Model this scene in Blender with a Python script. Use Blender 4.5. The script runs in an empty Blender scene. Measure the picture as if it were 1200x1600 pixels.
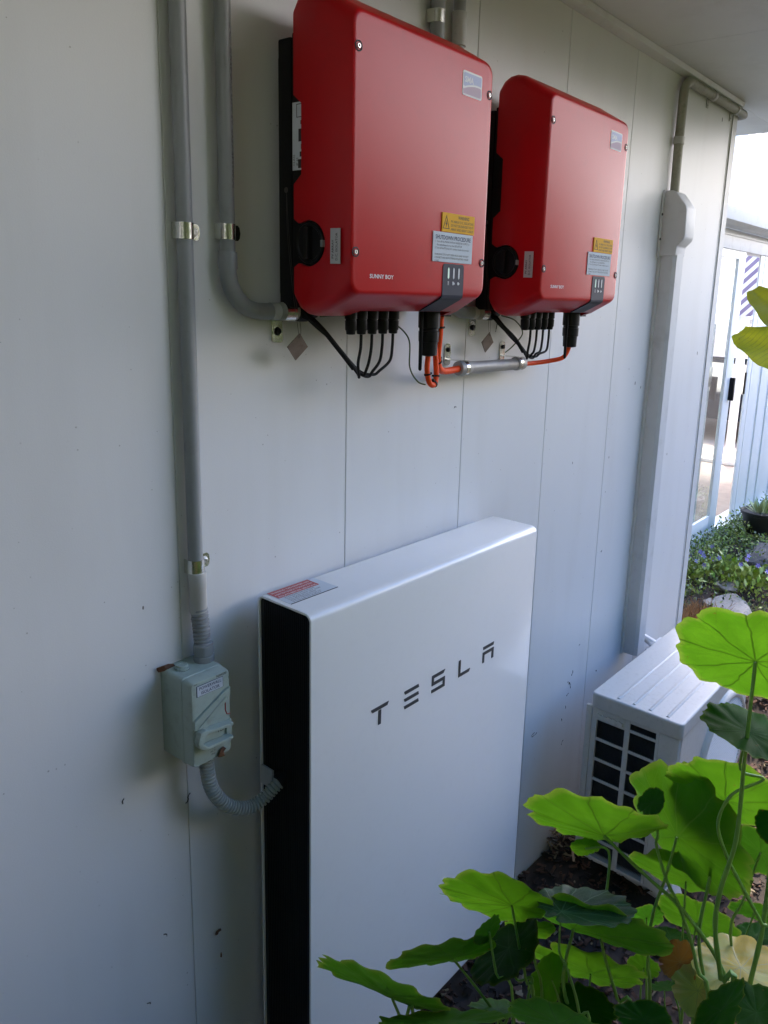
import bpy, bmesh, math, random
from mathutils import Vector, Matrix, Quaternion
from math import sin, cos, pi, radians
S = bpy.context.scene
COL = S.collection
# ------------------------------------------------------------------ camera
cam = bpy.data.cameras.new('camera'); co = bpy.data.objects.new('camera', cam); COL.objects.link(co)
cam.sensor_fit = 'VERTICAL'; cam.sensor_height = 36; cam.sensor_width = 27
cam.lens = 1215.68 / 1600 * 36
cam.shift_x = -90.26 / 1600; cam.shift_y = -71.19 / 1600
cam.clip_start = .02; cam.clip_end = 500
R_ = Vector((0.62080499, -0.78307618, 0.03732116)); U_ = Vector((0.14855296, 0.16424567, 0.97516941)); F_ = Vector((0.76976177, 0.59984586, -0.21829282))
m = Matrix(((R_.x, U_.x, -F_.x, -.8696), (R_.y, U_.y, -F_.y, -1.1303), (R_.z, U_.z, -F_.z, 1.7125), (0, 0, 0, 1)))
co.matrix_world = m
S.camera = co
S.render.resolution_x = 768; S.render.resolution_y = 1024
# ------------------------------------------------------------------ light
SUN_AZ = radians(24)      # measured from +x towards +y
SUN_EL = radians(56)
w = bpy.data.worlds.new('World'); S.world = w; w.use_nodes = True
nt = w.node_tree; bg = nt.nodes['Background']
sky = nt.nodes.new('ShaderNodeTexSky'); sky.sky_type = 'NISHITA'; sky.sun_disc = False
sky.sun_elevation = SUN_EL; sky.sun_rotation = pi / 2 - SUN_AZ
sky.air_density = 1.0; sky.dust_density = 2.5; sky.ozone_density = 1.0
# thin bright cloud: a paler, less blue sky than a clear one
hs = nt.nodes.new('ShaderNodeHueSaturation'); hs.inputs['Saturation'].default_value = 1.75; hs.inputs['Value'].default_value = 1.3
nt.links.new(sky.outputs[0], hs.inputs['Color'])
# a bank of white cloud low round the horizon
wtc = nt.nodes.new('ShaderNodeTexCoord'); wsx = nt.nodes.new('ShaderNodeSeparateXYZ'); nt.links.new(wtc.outputs['Generated'], wsx.inputs[0])
wno = nt.nodes.new('ShaderNodeTexNoise'); wno.inputs['Scale'].default_value = 3.5; wno.inputs['Detail'].default_value = 5; nt.links.new(wtc.outputs['Generated'], wno.inputs['Vector'])
wad = nt.nodes.new('ShaderNodeMath'); wad.operation = 'MULTIPLY_ADD'; wad.inputs[1].default_value = .35; nt.links.new(wno.outputs['Fac'], wad.inputs[0]); nt.links.new(wsx.outputs['Z'], wad.inputs[2])
wmr = nt.nodes.new('ShaderNodeMapRange'); wmr.interpolation_type = 'SMOOTHSTEP'; wmr.inputs['From Min'].default_value = .64; wmr.inputs['From Max'].default_value = .50; nt.links.new(wad.outputs[0], wmr.inputs['Value'])
wmx = nt.nodes.new('ShaderNodeMix'); wmx.data_type = 'RGBA'; wmx.inputs['B'].default_value = (9.2, 8.8, 9.0, 1)
nt.links.new(wmr.outputs['Result'], wmx.inputs['Factor']); nt.links.new(hs.outputs[0], wmx.inputs['A']); nt.links.new(wmx.outputs['Result'], bg.inputs[0]); bg.inputs[1].default_value = .15
sd = Vector((cos(SUN_AZ) * cos(SUN_EL), sin(SUN_AZ) * cos(SUN_EL), sin(SUN_EL)))
sl = bpy.data.lights.new('sun', 'SUN'); sl.energy = 2.0; sl.angle = radians(10); sl.color = (1, .95, .86)
so = bpy.data.objects.new('sun', sl); COL.objects.link(so)
so.rotation_mode = 'QUATERNION'; so.rotation_quaternion = sd.to_track_quat('Z', 'Y'); so.location = (6, 1, 8)
S.view_settings.view_transform = 'Standard'; S.view_settings.look = 'None'
S.view_settings.exposure = 2.24; S.view_settings.gamma = 1
S.cycles.max_bounces = 10; S.cycles.transparent_max_bounces = 12
rnd = random.Random(7)
# ------------------------------------------------------------------ materials
def lin(c): return tuple(c) + (1,)
def mat(name, col, rough=.5, metal=0, spec=.5, nscale=0, namt=0, bump=0, bscale=200, coat=0, dirt=0, dscale=8, dcol=(.05, .04, .03)):
    M = bpy.data.materials.new(name); M.use_nodes = True; N = M.node_tree; P = N.nodes['Principled BSDF']
    P.inputs['Base Color'].default_value = lin(col); P.inputs['Roughness'].default_value = rough
    P.inputs['Metallic'].default_value = metal; P.inputs['Specular IOR Level'].default_value = spec
    P.inputs['Coat Weight'].default_value = coat
    tc = N.nodes.new('ShaderNodeTexCoord'); last = None
    if namt:
        n = N.nodes.new('ShaderNodeTexNoise'); n.inputs['Scale'].default_value = nscale; n.inputs['Detail'].default_value = 6
        N.links.new(tc.outputs['Object'], n.inputs['Vector'])
        r = N.nodes.new('ShaderNodeMix'); r.data_type = 'RGBA'
        r.inputs['A'].default_value = lin([c * (1 - namt) for c in col]); r.inputs['B'].default_value = lin([min(1, c * (1 + namt)) for c in col])
        N.links.new(n.outputs['Fac'], r.inputs['Factor']); last = r.outputs['Result']
    if dirt:
        n = N.nodes.new('ShaderNodeTexNoise'); n.inputs['Scale'].default_value = dscale; n.inputs['Detail'].default_value = 9; n.inputs['Roughness'].default_value = .7
        N.links.new(tc.outputs['Object'], n.inputs['Vector'])
        cr = N.nodes.new('ShaderNodeMapRange'); cr.inputs['From Min'].default_value = .52; cr.inputs['From Max'].default_value = .78; cr.inputs['To Max'].default_value = dirt
        N.links.new(n.outputs['Fac'], cr.inputs['Value'])
        r = N.nodes.new('ShaderNodeMix'); r.data_type = 'RGBA'; r.inputs['A'].default_value = lin(col); r.inputs['B'].default_value = lin(dcol)
        if last: N.links.new(last, r.inputs['A'])
        N.links.new(cr.outputs['Result'], r.inputs['Factor']); last = r.outputs['Result']
    if last: N.links.new(last, P.inputs['Base Color'])
    if bump:
        n = N.nodes.new('ShaderNodeTexNoise'); n.inputs['Scale'].default_value = bscale; n.inputs['Detail'].default_value = 4
        N.links.new(tc.outputs['Object'], n.inputs['Vector'])
        b = N.nodes.new('ShaderNodeBump'); b.inputs['Strength'].default_value = bump; b.inputs['Distance'].default_value = .002
        N.links.new(n.outputs['Fac'], b.inputs['Height']); N.links.new(b.outputs['Normal'], P.inputs['Normal'])
    return M
def wall_mat():
    M = mat('wall_paint', (.72, .725, .73), .42, 0, .45, 2.2, .035, .10, 420)
    N = M.node_tree; P = N.nodes['Principled BSDF']; base = P.inputs['Base Color'].links[0].from_socket
    tc = N.nodes.new('ShaderNodeTexCoord')
    def speck(scale, thr, amt, col, src, stretch=(1, 1, 1), dist=.0):
        mp = N.nodes.new('ShaderNodeMapping'); mp.inputs['Scale'].default_value = stretch
        N.links.new(tc.outputs['Object'], mp.inputs['Vector'])
        v = N.nodes.new('ShaderNodeTexVoronoi'); v.inputs['Scale'].default_value = scale; v.inputs['Randomness'].default_value = 1
        N.links.new(mp.outputs[0], v.inputs['Vector'])
        # only some of the cells carry a speck, each of another size
        sp = N.nodes.new('ShaderNodeSeparateColor'); N.links.new(v.outputs['Color'], sp.inputs[0])
        k = N.nodes.new('ShaderNodeMath'); k.operation = 'MULTIPLY'; N.links.new(sp.outputs[0], k.inputs[0]); N.links.new(sp.outputs[1], k.inputs[1])
        k2 = N.nodes.new('ShaderNodeMath'); k2.operation = 'POWER'; k2.inputs[1].default_value = 3; N.links.new(k.outputs[0], k2.inputs[0])
        th = N.nodes.new('ShaderNodeMath'); th.operation = 'MULTIPLY'; th.inputs[1].default_value = thr; N.links.new(k2.outputs[0], th.inputs[0])
        lt = N.nodes.new('ShaderNodeMath'); lt.operation = 'LESS_THAN'; N.links.new(v.outputs['Distance'], lt.inputs[0]); N.links.new(th.outputs[0], lt.inputs[1])
        ml = N.nodes.new('ShaderNodeMath'); ml.operation = 'MULTIPLY'; ml.inputs[1].default_value = amt; N.links.new(lt.outputs[0], ml.inputs[0])
        r = N.nodes.new('ShaderNodeMix'); r.data_type = 'RGBA'; r.inputs['B'].default_value = lin(col)
        N.links.new(src, r.inputs['A']); N.links.new(ml.outputs[0], r.inputs['Factor']); return r.outputs['Result']
    o = speck(20, .10, .85, (.06, .05, .04), base, (1, 1, .5))
    o = speck(75, .13, .5, (.16, .14, .12), o)
    # faint grime in streaks
    mp = N.nodes.new('ShaderNodeMapping'); mp.inputs['Scale'].default_value = (6, 6, .9); N.links.new(tc.outputs['Object'], mp.inputs['Vector'])
    n = N.nodes.new('ShaderNodeTexNoise'); n.inputs['Scale'].default_value = 1.6; n.inputs['Detail'].default_value = 8; N.links.new(mp.outputs[0], n.inputs['Vector'])
    cr = N.nodes.new('ShaderNodeMapRange'); cr.inputs['From Min'].default_value = .5; cr.inputs['From Max'].default_value = .8; cr.inputs['To Max'].default_value = .13
    N.links.new(n.outputs['Fac'], cr.inputs['Value'])
    r = N.nodes.new('ShaderNodeMix'); r.data_type = 'RGBA'; r.inputs['B'].default_value = (.38, .36, .31, 1)
    N.links.new(o, r.inputs['A']); N.links.new(cr.outputs['Result'], r.inputs['Factor'])
    # earth splash low down
    sx = N.nodes.new('ShaderNodeSeparateXYZ'); N.links.new(tc.outputs['Object'], sx.inputs[0])
    hz = N.nodes.new('ShaderNodeMapRange'); hz.inputs['From Min'].default_value = .12; hz.inputs['From Max'].default_value = -.2; N.links.new(sx.outputs['Z'], hz.inputs['Value'])
    n2 = N.nodes.new('ShaderNodeTexNoise'); n2.inputs['Scale'].default_value = 55; n2.inputs['Detail'].default_value = 8; N.links.new(tc.outputs['Object'], n2.inputs['Vector'])
    mm = N.nodes.new('ShaderNodeMath'); mm.operation = 'MULTIPLY'; N.links.new(hz.outputs[0], mm.inputs[0]); N.links.new(n2.outputs['Fac'], mm.inputs[1])
    r2 = N.nodes.new('ShaderNodeMix'); r2.data_type = 'RGBA'; r2.inputs['B'].default_value = (.07, .05, .035, 1)
    N.links.new(r.outputs['Result'], r2.inputs['A']); N.links.new(mm.outputs[0], r2.inputs['Factor'])
    N.links.new(r2.outputs['Result'], P.inputs['Base Color'])
    return M
def leaf_mat(name, top, trans, tw=.5, vein=(.25, .36, .12), rough=.38, blotch=None):
    M = bpy.data.materials.new(name); M.use_nodes = True; N = M.node_tree; P = N.nodes['Principled BSDF']; out = N.nodes['Material Output']
    uv = N.nodes.new('ShaderNodeUVMap'); sp = N.nodes.new('ShaderNodeSeparateXYZ'); N.links.new(uv.outputs[0], sp.inputs[0])
    def math(op, a, b=None):
        k = N.nodes.new('ShaderNodeMath'); k.operation = op
        for i, s in enumerate((a, b)):
            if s is None: continue
            if isinstance(s, (int, float)): k.inputs[i].default_value = s
            else: N.links.new(s, k.inputs[i])
        return k.outputs[0]
    tc = N.nodes.new('ShaderNodeTexCoord')
    wn = N.nodes.new('ShaderNodeTexNoise'); wn.inputs['Scale'].default_value = 28; N.links.new(tc.outputs['Object'], wn.inputs['Vector'])
    ang = math('ADD', math('MULTIPLY', sp.outputs[1], 9.0), math('MULTIPLY', math('SUBTRACT', wn.outputs['Fac'], .5), .35))
    d = math('ABSOLUTE', math('SUBTRACT', math('FRACT', ang), .5))        # 0 on a main vein
    dr = math('MULTIPLY', d, sp.outputs[0])
    mr = N.nodes.new('ShaderNodeMapRange'); mr.inputs['From Min'].default_value = .026; mr.inputs['From Max'].default_value = .004; N.links.new(dr, mr.inputs['Value'])
    # side veins fork off the main ones
    sv = math('ABSOLUTE', math('SUBTRACT', math('FRACT', math('ADD', math('MULTIPLY', sp.outputs[0], 4.2), math('MULTIPLY', d, -3.2))), .5))
    ms = N.nodes.new('ShaderNodeMapRange'); ms.inputs['From Min'].default_value = .045; ms.inputs['From Max'].default_value = .0; ms.inputs['To Max'].default_value = .45; N.links.new(sv, ms.inputs['Value'])
    vo = N.nodes.new('ShaderNodeTexVoronoi'); vo.feature = 'DISTANCE_TO_EDGE'; vo.inputs['Scale'].default_value = 150; N.links.new(tc.outputs['Object'], vo.inputs['Vector'])
    mv = N.nodes.new('ShaderNodeMapRange'); mv.inputs['From Min'].default_value = .09; mv.inputs['From Max'].default_value = .0; mv.inputs['To Max'].default_value = .16; N.links.new(vo.outputs['Distance'], mv.inputs['Value'])
    vm = math('MAXIMUM', math('MAXIMUM', mr.outputs[0], ms.outputs[0]), mv.outputs[0])
    nz = N.nodes.new('ShaderNodeTexNoise'); nz.inputs['Scale'].default_value = 22; nz.inputs['Detail'].default_value = 5; N.links.new(tc.outputs['Object'], nz.inputs['Vector'])
    def mix(f, a, b):
        r = N.nodes.new('ShaderNodeMix'); r.data_type = 'RGBA'
        for nm, s in (('Factor', f), ('A', a), ('B', b)):
            if isinstance(s, tuple): r.inputs[nm].default_value = lin(s)
            elif isinstance(s, (int, float)): r.inputs[nm].default_value = s
            else: N.links.new(s, r.inputs[nm])
        return r.outputs['Result']
    c = mix(nz.outputs['Fac'], tuple(x * .55 for x in top), tuple(x * 1.45 for x in top))
    t = mix(nz.outputs['Fac'], (trans[0] * .45, trans[1] * .6, trans[2] * .5), (trans[0] * 1.5, trans[1] * 1.28, trans[2] * 1.6))
    # thin yellowing rim
    rim = N.nodes.new('ShaderNodeMapRange'); rim.inputs['From Min'].default_value = .9; rim.inputs['From Max'].default_value = 1.0; rim.inputs['To Max'].default_value = .5
    N.links.new(sp.outputs[0], rim.inputs['Value'])
    t = mix(rim.outputs[0], t, (.5, .52, .08)); c = mix(rim.outputs[0], c, tuple(x * 1.5 for x in top))
    if blotch:
        nb = N.nodes.new('ShaderNodeTexNoise'); nb.inputs['Scale'].default_value = 26; nb.inputs['Detail'].default_value = 7; N.links.new(tc.outputs['Object'], nb.inputs['Vector'])
        rb = N.nodes.new('ShaderNodeMapRange'); rb.inputs['From Min'].default_value = .46; rb.inputs['From Max'].default_value = .6; N.links.new(nb.outputs['Fac'], rb.inputs['Value'])
        c = mix(rb.outputs[0], c, blotch); t = mix(rb.outputs[0], t, blotch)
    oi = N.nodes.new('ShaderNodeObjectInfo'); rb2 = N.nodes.new('ShaderNodeMapRange'); rb2.inputs['To Min'].default_value = .62; rb2.inputs['To Max'].default_value = 1.25; N.links.new(oi.outputs['Random'], rb2.inputs['Value'])
    def scale(s):
        h = N.nodes.new('ShaderNodeHueSaturation'); N.links.new(s, h.inputs['Color']); N.links.new(rb2.outputs[0], h.inputs['Value']); return h.outputs[0]
    c = scale(c); t = scale(t)
    # old blemishes
    bl = N.nodes.new('ShaderNodeTexNoise'); bl.inputs['Scale'].default_value = 75; bl.inputs['Detail'].default_value = 3; N.links.new(tc.outputs['Object'], bl.inputs['Vector'])
    bm_ = N.nodes.new('ShaderNodeMapRange'); bm_.inputs['From Min'].default_value = .70; bm_.inputs['From Max'].default_value = .76; bm_.inputs['To Max'].default_value = .7; N.links.new(bl.outputs['Fac'], bm_.inputs['Value'])
    c = mix(bm_.outputs[0], c, (.16, .10, .03)); t = mix(bm_.outputs[0], t, (.22, .12, .02))
    c = mix(vm, c, vein); t = mix(vm, t, tuple(x * .35 for x in trans))
    N.links.new(c, P.inputs['Base Color']); P.inputs['Roughness'].default_value = rough; P.inputs['Specular IOR Level'].default_value = .06 if 'dark' in name else .2
    bp = N.nodes.new('ShaderNodeBump'); bp.inputs['Strength'].default_value = .25; bp.inputs['Distance'].default_value = .001
    N.links.new(vm, bp.inputs['Height']); bp.invert = True; N.links.new(bp.outputs[0], P.inputs['Normal'])
    T = N.nodes.new('ShaderNodeBsdfTranslucent'); N.links.new(t, T.inputs['Color'])
    mx = N.nodes.new('ShaderNodeMixShader'); mx.inputs[0].default_value = tw
    N.links.new(P.outputs[0], mx.inputs[1]); N.links.new(T.outputs[0], mx.inputs[2]); N.links.new(mx.outputs[0], out.inputs[0])
    return M
MW = wall_mat()
M_soffit = mat('soffit_paint', (.66, .68, .66), .6, nscale=5, namt=.05, bump=.1, dirt=.25, dscale=5, dcol=(.3, .31, .26))
M_trim = mat('trim_paint', (.64, .65, .66), .45, nscale=9, namt=.05, dirt=.3, dscale=14, dcol=(.25, .23, .19))
M_pvc = mat('grey_pvc', (.27, .285, .29), .42, nscale=12, namt=.06, bump=.08, dirt=.35, dscale=22, dcol=(.13, .12, .1))
M_pvcl = mat('pale_pvc', (.46, .46, .44), .45, nscale=12, namt=.05, dirt=.35, dscale=22, dcol=(.2, .18, .14))
M_red = mat('red_powdercoat', (.47, .002, .007), .33, spec=.34, nscale=3, namt=.05, bump=.10, bscale=700, dirt=.22, dscale=16, dcol=(.20, .0, .004))
M_black = mat('black_plastic', (.007, .007, .008), .6, spec=.2, nscale=20, namt=.2, bump=.1)
M_blackg = mat('black_gloss', (.008, .008, .009), .45, spec=.22, nscale=20, namt=.2)
M_pw = mat('white_enamel', (.86, .85, .83), .20, spec=.5, nscale=3, namt=.015, coat=.3, dirt=.05, dscale=45, dcol=(.4, .38, .34))
M_grey = mat('display_grey', (.05, .053, .072), .5, spec=.15)
M_dark = mat('lettering_charcoal', (.045, .05, .055), .45)
M_ink = mat('ink_black', (.02, .02, .025), .6)
M_inkb = mat('ink_blue', (.02, .035, .09), .6)
M_white = mat('print_white', (.75, .76, .78), .5)
M_label = mat('label_white', (.56, .61, .66), .6, spec=.15, nscale=30, namt=.04, dirt=.2, dscale=60, dcol=(.3, .3, .3))
M_labelg = mat('label_grey', (.50, .49, .50), .4, nscale=60, namt=.06)
M_yel = mat('label_yellow', (.76, .40, .02), .6, spec=.15, nscale=30, namt=.05)
M_redl = mat('label_red', (.42, .04, .04), .4)
M_logo = mat('logo_lilac', (.42, .47, .68), .5, spec=.3); M_logo2 = mat('logo_rose', (.58, .47, .56), .6, spec=.1)
M_zinc = mat('zinc_plate', (.68, .68, .63), .26, 1, nscale=30, namt=.2, bump=.2, bscale=80, dirt=.3, dscale=60)
M_steel = mat('steel', (.62, .61, .59), .38, 1, nscale=40, namt=.15, bump=.2, bscale=120, dirt=.25, dscale=90)
M_tube = mat('aluminium_tube', (.36, .35, .335), .55, .35, nscale=30, namt=.12, dirt=.3, dscale=50, dcol=(.12, .1, .08))
M_wire = mat('old_wire', (.09, .085, .08), .5, .8)
M_orange = mat('orange_sheath', (.80, .065, .002), .5, spec=.25, nscale=30, namt=.08)
M_iso = mat('isolator_grey_green', (.36, .43, .375), .42, nscale=20, namt=.05, dirt=.45, dscale=45, dcol=(.16, .14, .1), bump=.1)
M_flex = mat('flex_grey', (.34, .37, .35), .45, nscale=30, namt=.06, dirt=.4, dscale=60, dcol=(.12, .11, .09))
M_brown = mat('dry_leaf_brown', (.13, .055, .025), .7, nscale=60, namt=.5, bump=.5)
M_ac = mat('ac_enamel', (.60, .59, .555), .38, nscale=15, namt=.03, dirt=.35, dscale=70, dcol=(.3, .27, .22), bump=.06)
M_acf = mat('ac_coil', (.09, .095, .11), .6, metal=.3, nscale=200, namt=.6)
M_frame = mat('door_white', (.87, .87, .85), .35, nscale=6, namt=.03)
M_glass = bpy.data.materials.new('glass'); M_glass.use_nodes = True
P = M_glass.node_tree.nodes['Principled BSDF']; P.inputs['Transmission Weight'].default_value = 1; P.inputs['Roughness'].default_value = .01; P.inputs['IOR'].default_value = 1.45; P.inputs['Base Color'].default_value = (.9, .97, .96, 1)
M_led = bpy.data.materials.new('status_lamp'); M_led.use_nodes = True; P = M_led.node_tree.nodes['Principled BSDF']
P.inputs['Base Color'].default_value = (.6, .75, .68, 1); P.inputs['Emission Color'].default_value = (.7, 1, .78, 1); P.inputs['Emission Strength'].default_value = .05
M_lens = mat('lamp_lens', (.62, .62, .66), .3)
M_soil = mat('soil', (.040, .028, .020), .95, nscale=18, namt=.6, bump=1, bscale=60)
M_grass = mat('lawn', (.19, .20, .004), .95, nscale=3, namt=.4, bump=1, bscale=40)
M_pave = mat('paving', (.42, .33, .27), .85, nscale=14, namt=.25, bump=.4, bscale=60)
M_rock = mat('pale_stone', (.27, .26, .24), .85, nscale=9, namt=.3, bump=1, bscale=35, dirt=.8, dscale=28, dcol=(.07, .065, .05))
M_rockd = mat('dark_stone', (.060, .062, .065), .8, nscale=9, namt=.5, bump=1, bscale=30)
M_pot = mat('black_pot', (.012, .012, .013), .45)
M_stem = mat('nasturtium_stem', (.17, .32, .05), .4, nscale=40, namt=.2)
M_roof = mat('roof_sheet', (.55, .66, .74), .35)
M_poly = bpy.data.materials.new('translucent_roof_sheet'); M_poly.use_nodes = True; N = M_poly.node_tree; P = N.nodes['Principled BSDF']
P.inputs['Base Color'].default_value = (.72, .80, .86, 1); P.inputs['Roughness'].default_value = .3
T = N.nodes.new('ShaderNodeBsdfTranslucent'); T.inputs['Color'].default_value = (.85, .9, .93, 1); X = N.nodes.new('ShaderNodeMixShader'); X.inputs[0].default_value = .7
N.links.new(P.outputs[0], X.inputs[1]); N.links.new(T.outputs[0], X.inputs[2]); N.links.new(X.outputs[0], N.nodes['Material Output'].inputs[0])
M_stripe = bpy.data.materials.new('striped_cloth'); M_stripe.use_nodes = True; N = M_stripe.node_tree; P = N.nodes['Principled BSDF']
wv = N.nodes.new('ShaderNodeTexWave'); wv.bands_direction = 'DIAGONAL'; wv.inputs['Scale'].default_value = 6.5; tcn = N.nodes.new('ShaderNodeTexCoord')
mpn = N.nodes.new('ShaderNodeMapping'); mpn.inputs['Scale'].default_value = (0, 1, 1.0); N.links.new(tcn.outputs['Object'], mpn.inputs[0]); N.links.new(mpn.outputs[0], wv.inputs['Vector'])
rp = N.nodes.new('ShaderNodeValToRGB'); rp.color_ramp.interpolation = 'CONSTANT'; rp.color_ramp.elements[0].color = (.23, .18, .30, 1); rp.color_ramp.elements[1].position = .5; rp.color_ramp.elements[1].color = (.8, .8, .82, 1)
N.links.new(wv.outputs['Fac'], rp.inputs[0]); N.links.new(rp.outputs[0], P.inputs['Base Color'])
M_car = mat('car_paint', (.012, .013, .018), .45, spec=.2); M_tyre = mat('tyre', (.015, .015, .015), .8); M_cwin = mat('car_glass', (.03, .05, .09), .05, spec=1)
M_mulch = [mat('bark_brown', (.085, .040, .022), .85, nscale=80, namt=.5), mat('bark_dark', (.030, .018, .012), .9, nscale=80, namt=.5), mat('straw', (.25, .19, .11), .8, nscale=80, namt=.3)]
LM = {
 'bright': leaf_mat('leaf_bright', (.06, .19, .012), (.15, .41, .010), .52, vein=(.16, .30, .05)),
 'mid': leaf_mat('leaf_mid', (.05, .16, .02), (.09, .30, .010), .5, vein=(.12, .24, .05)),
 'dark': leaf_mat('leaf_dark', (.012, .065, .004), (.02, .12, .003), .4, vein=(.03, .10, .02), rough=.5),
 'blue': leaf_mat('leaf_bluish', (.075, .16, .085), (.10, .28, .04), .35, vein=(.22, .36, .2)),
 'yellow': leaf_mat('leaf_yellow', (.48, .36, .09), (.55, .45, .08), .35, vein=(.6, .55, .3), rough=.2, blotch=(.42, .42, .16)),
 'orange': leaf_mat('leaf_orange', (.38, .17, .03), (.5, .22, .02), .4, vein=(.3, .2, .06), blotch=(.20, .07, .015)),
 'pale': leaf_mat('leaf_pale', (.24, .32, .08), (.38, .5, .08), .45, blotch=(.4, .36, .1)),
}
M_hedge = mat('hedge_leaf', (.06, .09, .012), .6, nscale=4, namt=.5)
M_tree = mat('tree_leaf', (.11, .14, .012), .6, nscale=1, namt=.4)  # leaf colour lightened so the added crowns bounce green
M_trunk = mat('bark', (.09, .07, .05), .9, nscale=20, namt=.4, bump=1)
M_fence = mat('fence_paling', (.16, .12, .09), .85, nscale=8, namt=.35, bump=.6)
M_sed = mat('sedum_leaf', (.26, .34, .07), .5, nscale=12, namt=.5)
M_viol = mat('violet_petal', (.25, .20, .62), .5); M_lime = mat('lime_leaf', (.24, .38, .03), .5)
M_dry = mat('dry_grass', (.34, .18, .07), .8, nscale=30, namt=.4)
M_hyd = mat('canna_leaf', (.22, .34, .02), .35, nscale=10, namt=.15)
# ------------------------------------------------------------------ mesh helpers
def tag(o, label=None, cat=None, group=None, kind=None):
    if label: o['label'] = label
    if cat: o['category'] = cat
    if group: o['group'] = group
    if kind: o['kind'] = kind
    return o
def empty(name, loc, label=None, cat=None, group=None):
    o = bpy.data.objects.new(name, None); COL.objects.link(o); o.location = loc; o.empty_display_size = .05
    return tag(o, label, cat, group)
WL = {}
def wloc(o): return WL.get(o.name, Vector((0, 0, 0))) if o.type != 'EMPTY' else Vector(o.location)
class MB:
    def __init__(s): s.v = []; s.f = []; s.mi = []; s.uv = None; s.cm = 0
    def add(s, vs, fs):
        b = len(s.v); s.v += [Vector(q) for q in vs]
        for q in fs: s.f.append([b + i for i in q]); s.mi.append(s.cm)
        return s
    def box(s, x0, x1, y0, y1, z0, z1):
        vs = [(x, y, z) for x in (x0, x1) for y in (y0, y1) for z in (z0, z1)]
        return s.add(vs, [(0, 1, 3, 2), (4, 6, 7, 5), (0, 4, 5, 1), (2, 3, 7, 6), (0, 2, 6, 4), (1, 5, 7, 3)])
    def obox(s, c, ex, ey, ez):           # oriented box: centre and three half-axis vectors
        c, ex, ey, ez = map(Vector, (c, ex, ey, ez))
        vs = [c + a * ex + b * ey + d * ez for a in (-1, 1) for b in (-1, 1) for d in (-1, 1)]
        return s.add(vs, [(0, 1, 3, 2), (4, 6, 7, 5), (0, 4, 5, 1), (2, 3, 7, 6), (0, 2, 6, 4), (1, 5, 7, 3)])
    def prism(s, poly, ax, a, b):         # poly in the other two axes, extruded along ax from a to b
        def mk(p, t):
            if ax == 'x': return (t, p[0], p[1])
            if ax == 'y': return (p[0], t, p[1])
            return (p[0], p[1], t)
        n = len(poly)
        return s.add([mk(p, a) for p in poly] + [mk(p, b) for p in poly],
                     [list(range(n)), list(range(2 * n - 1, n - 1, -1))] + [(i, i + n, (i + 1) % n + n, (i + 1) % n) for i in range(n)])
    def tube(s, pts, r, seg=12, cap=True, rings=None):
        pts = [Vector(q) for q in pts]; n = len(pts); rr = r if isinstance(r, (list, tuple)) else [r] * n
        t0 = (pts[1] - pts[0]).normalized(); a = Vector((0, 0, 1)) if abs(t0.z) < .9 else Vector((1, 0, 0))
        u = t0.cross(a).normalized(); vs = []; b = []
        for i in range(n):
            t = (pts[min(i + 1, n - 1)] - pts[max(i - 1, 0)]).normalized()
            u = (u - t * u.dot(t)).normalized(); v = t.cross(u)
            for k in range(seg):
                an = 2 * pi * k / seg; vs.append(pts[i] + (u * cos(an) + v * sin(an)) * rr[i])
        fs = [(i * seg + k, i * seg + (k + 1) % seg, (i + 1) * seg + (k + 1) % seg, (i + 1) * seg + k) for i in range(n - 1) for k in range(seg)]
        if cap: fs += [list(range(seg - 1, -1, -1)), list(range((n - 1) * seg, n * seg))]
        return s.add(vs, fs)
    def lathe(s, c, axis, prof, seg=24):  # prof: (distance along axis, radius)
        c = Vector(c); t = Vector(axis).normalized(); a = Vector((0, 0, 1)) if abs(t.z) < .9 else Vector((1, 0, 0))
        u = t.cross(a).normalized(); v = t.cross(u)
        vs = [c + t * d + (u * cos(2 * pi * k / seg) + v * sin(2 * pi * k / seg)) * max(r, 1e-5) for d, r in prof for k in range(seg)]
        n = len(prof)
        fs = [(i * seg + k, i * seg + (k + 1) % seg, (i + 1) * seg + (k + 1) % seg, (i + 1) * seg + k) for i in range(n - 1) for k in range(seg)]
        fs += [list(range(seg - 1, -1, -1)), list(range((n - 1) * seg, n * seg))]
        return s.add(vs, fs)
    def loft(s, rings, cap=True):
        n = len(rings[0]); vs = [p for r in rings for p in r]; k = len(rings)
        fs = [(i * n + j, i * n + (j + 1) % n, (i + 1) * n + (j + 1) % n, (i + 1) * n + j) for i in range(k - 1) for j in range(n)]
        if cap: fs += [list(range(n - 1, -1, -1)), list(range((k - 1) * n, k * n))]
        return s.add(vs, fs)
    def build(s, name, m, parent=None, bevel=0, smooth=True, seg=2, angle=30, loc=None):
        me = bpy.data.meshes.new(name)
        L = Vector((0, 0, 0))
        if parent is not None: L = wloc(parent)
        elif loc is not None: L = Vector(loc)
        me.from_pydata([tuple(q - L) for q in s.v], [], s.f)
        for mm in (m if isinstance(m, (list, tuple)) else [m]): me.materials.append(mm)
        if isinstance(m, (list, tuple)):
            for pl, i in zip(me.polygons, s.mi): pl.material_index = i
        bm = bmesh.new(); bm.from_mesh(me)
        if s.uv is None: bmesh.ops.recalc_face_normals(bm, faces=bm.faces)
        if bevel:
            es = [e for e in bm.edges if len(e.link_faces) == 2 and e.calc_face_angle(0) > radians(angle)]
            bmesh.ops.bevel(bm, geom=es, offset=bevel, segments=seg, profile=.6, affect='EDGES', clamp_overlap=True)
        if s.uv is not None:
            ul = bm.loops.layers.uv.new('UVMap')
            for f in bm.faces:
                for lp in f.loops: lp[ul].uv = s.uv[lp.vert.index]
        bm.to_mesh(me); bm.free()
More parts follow.
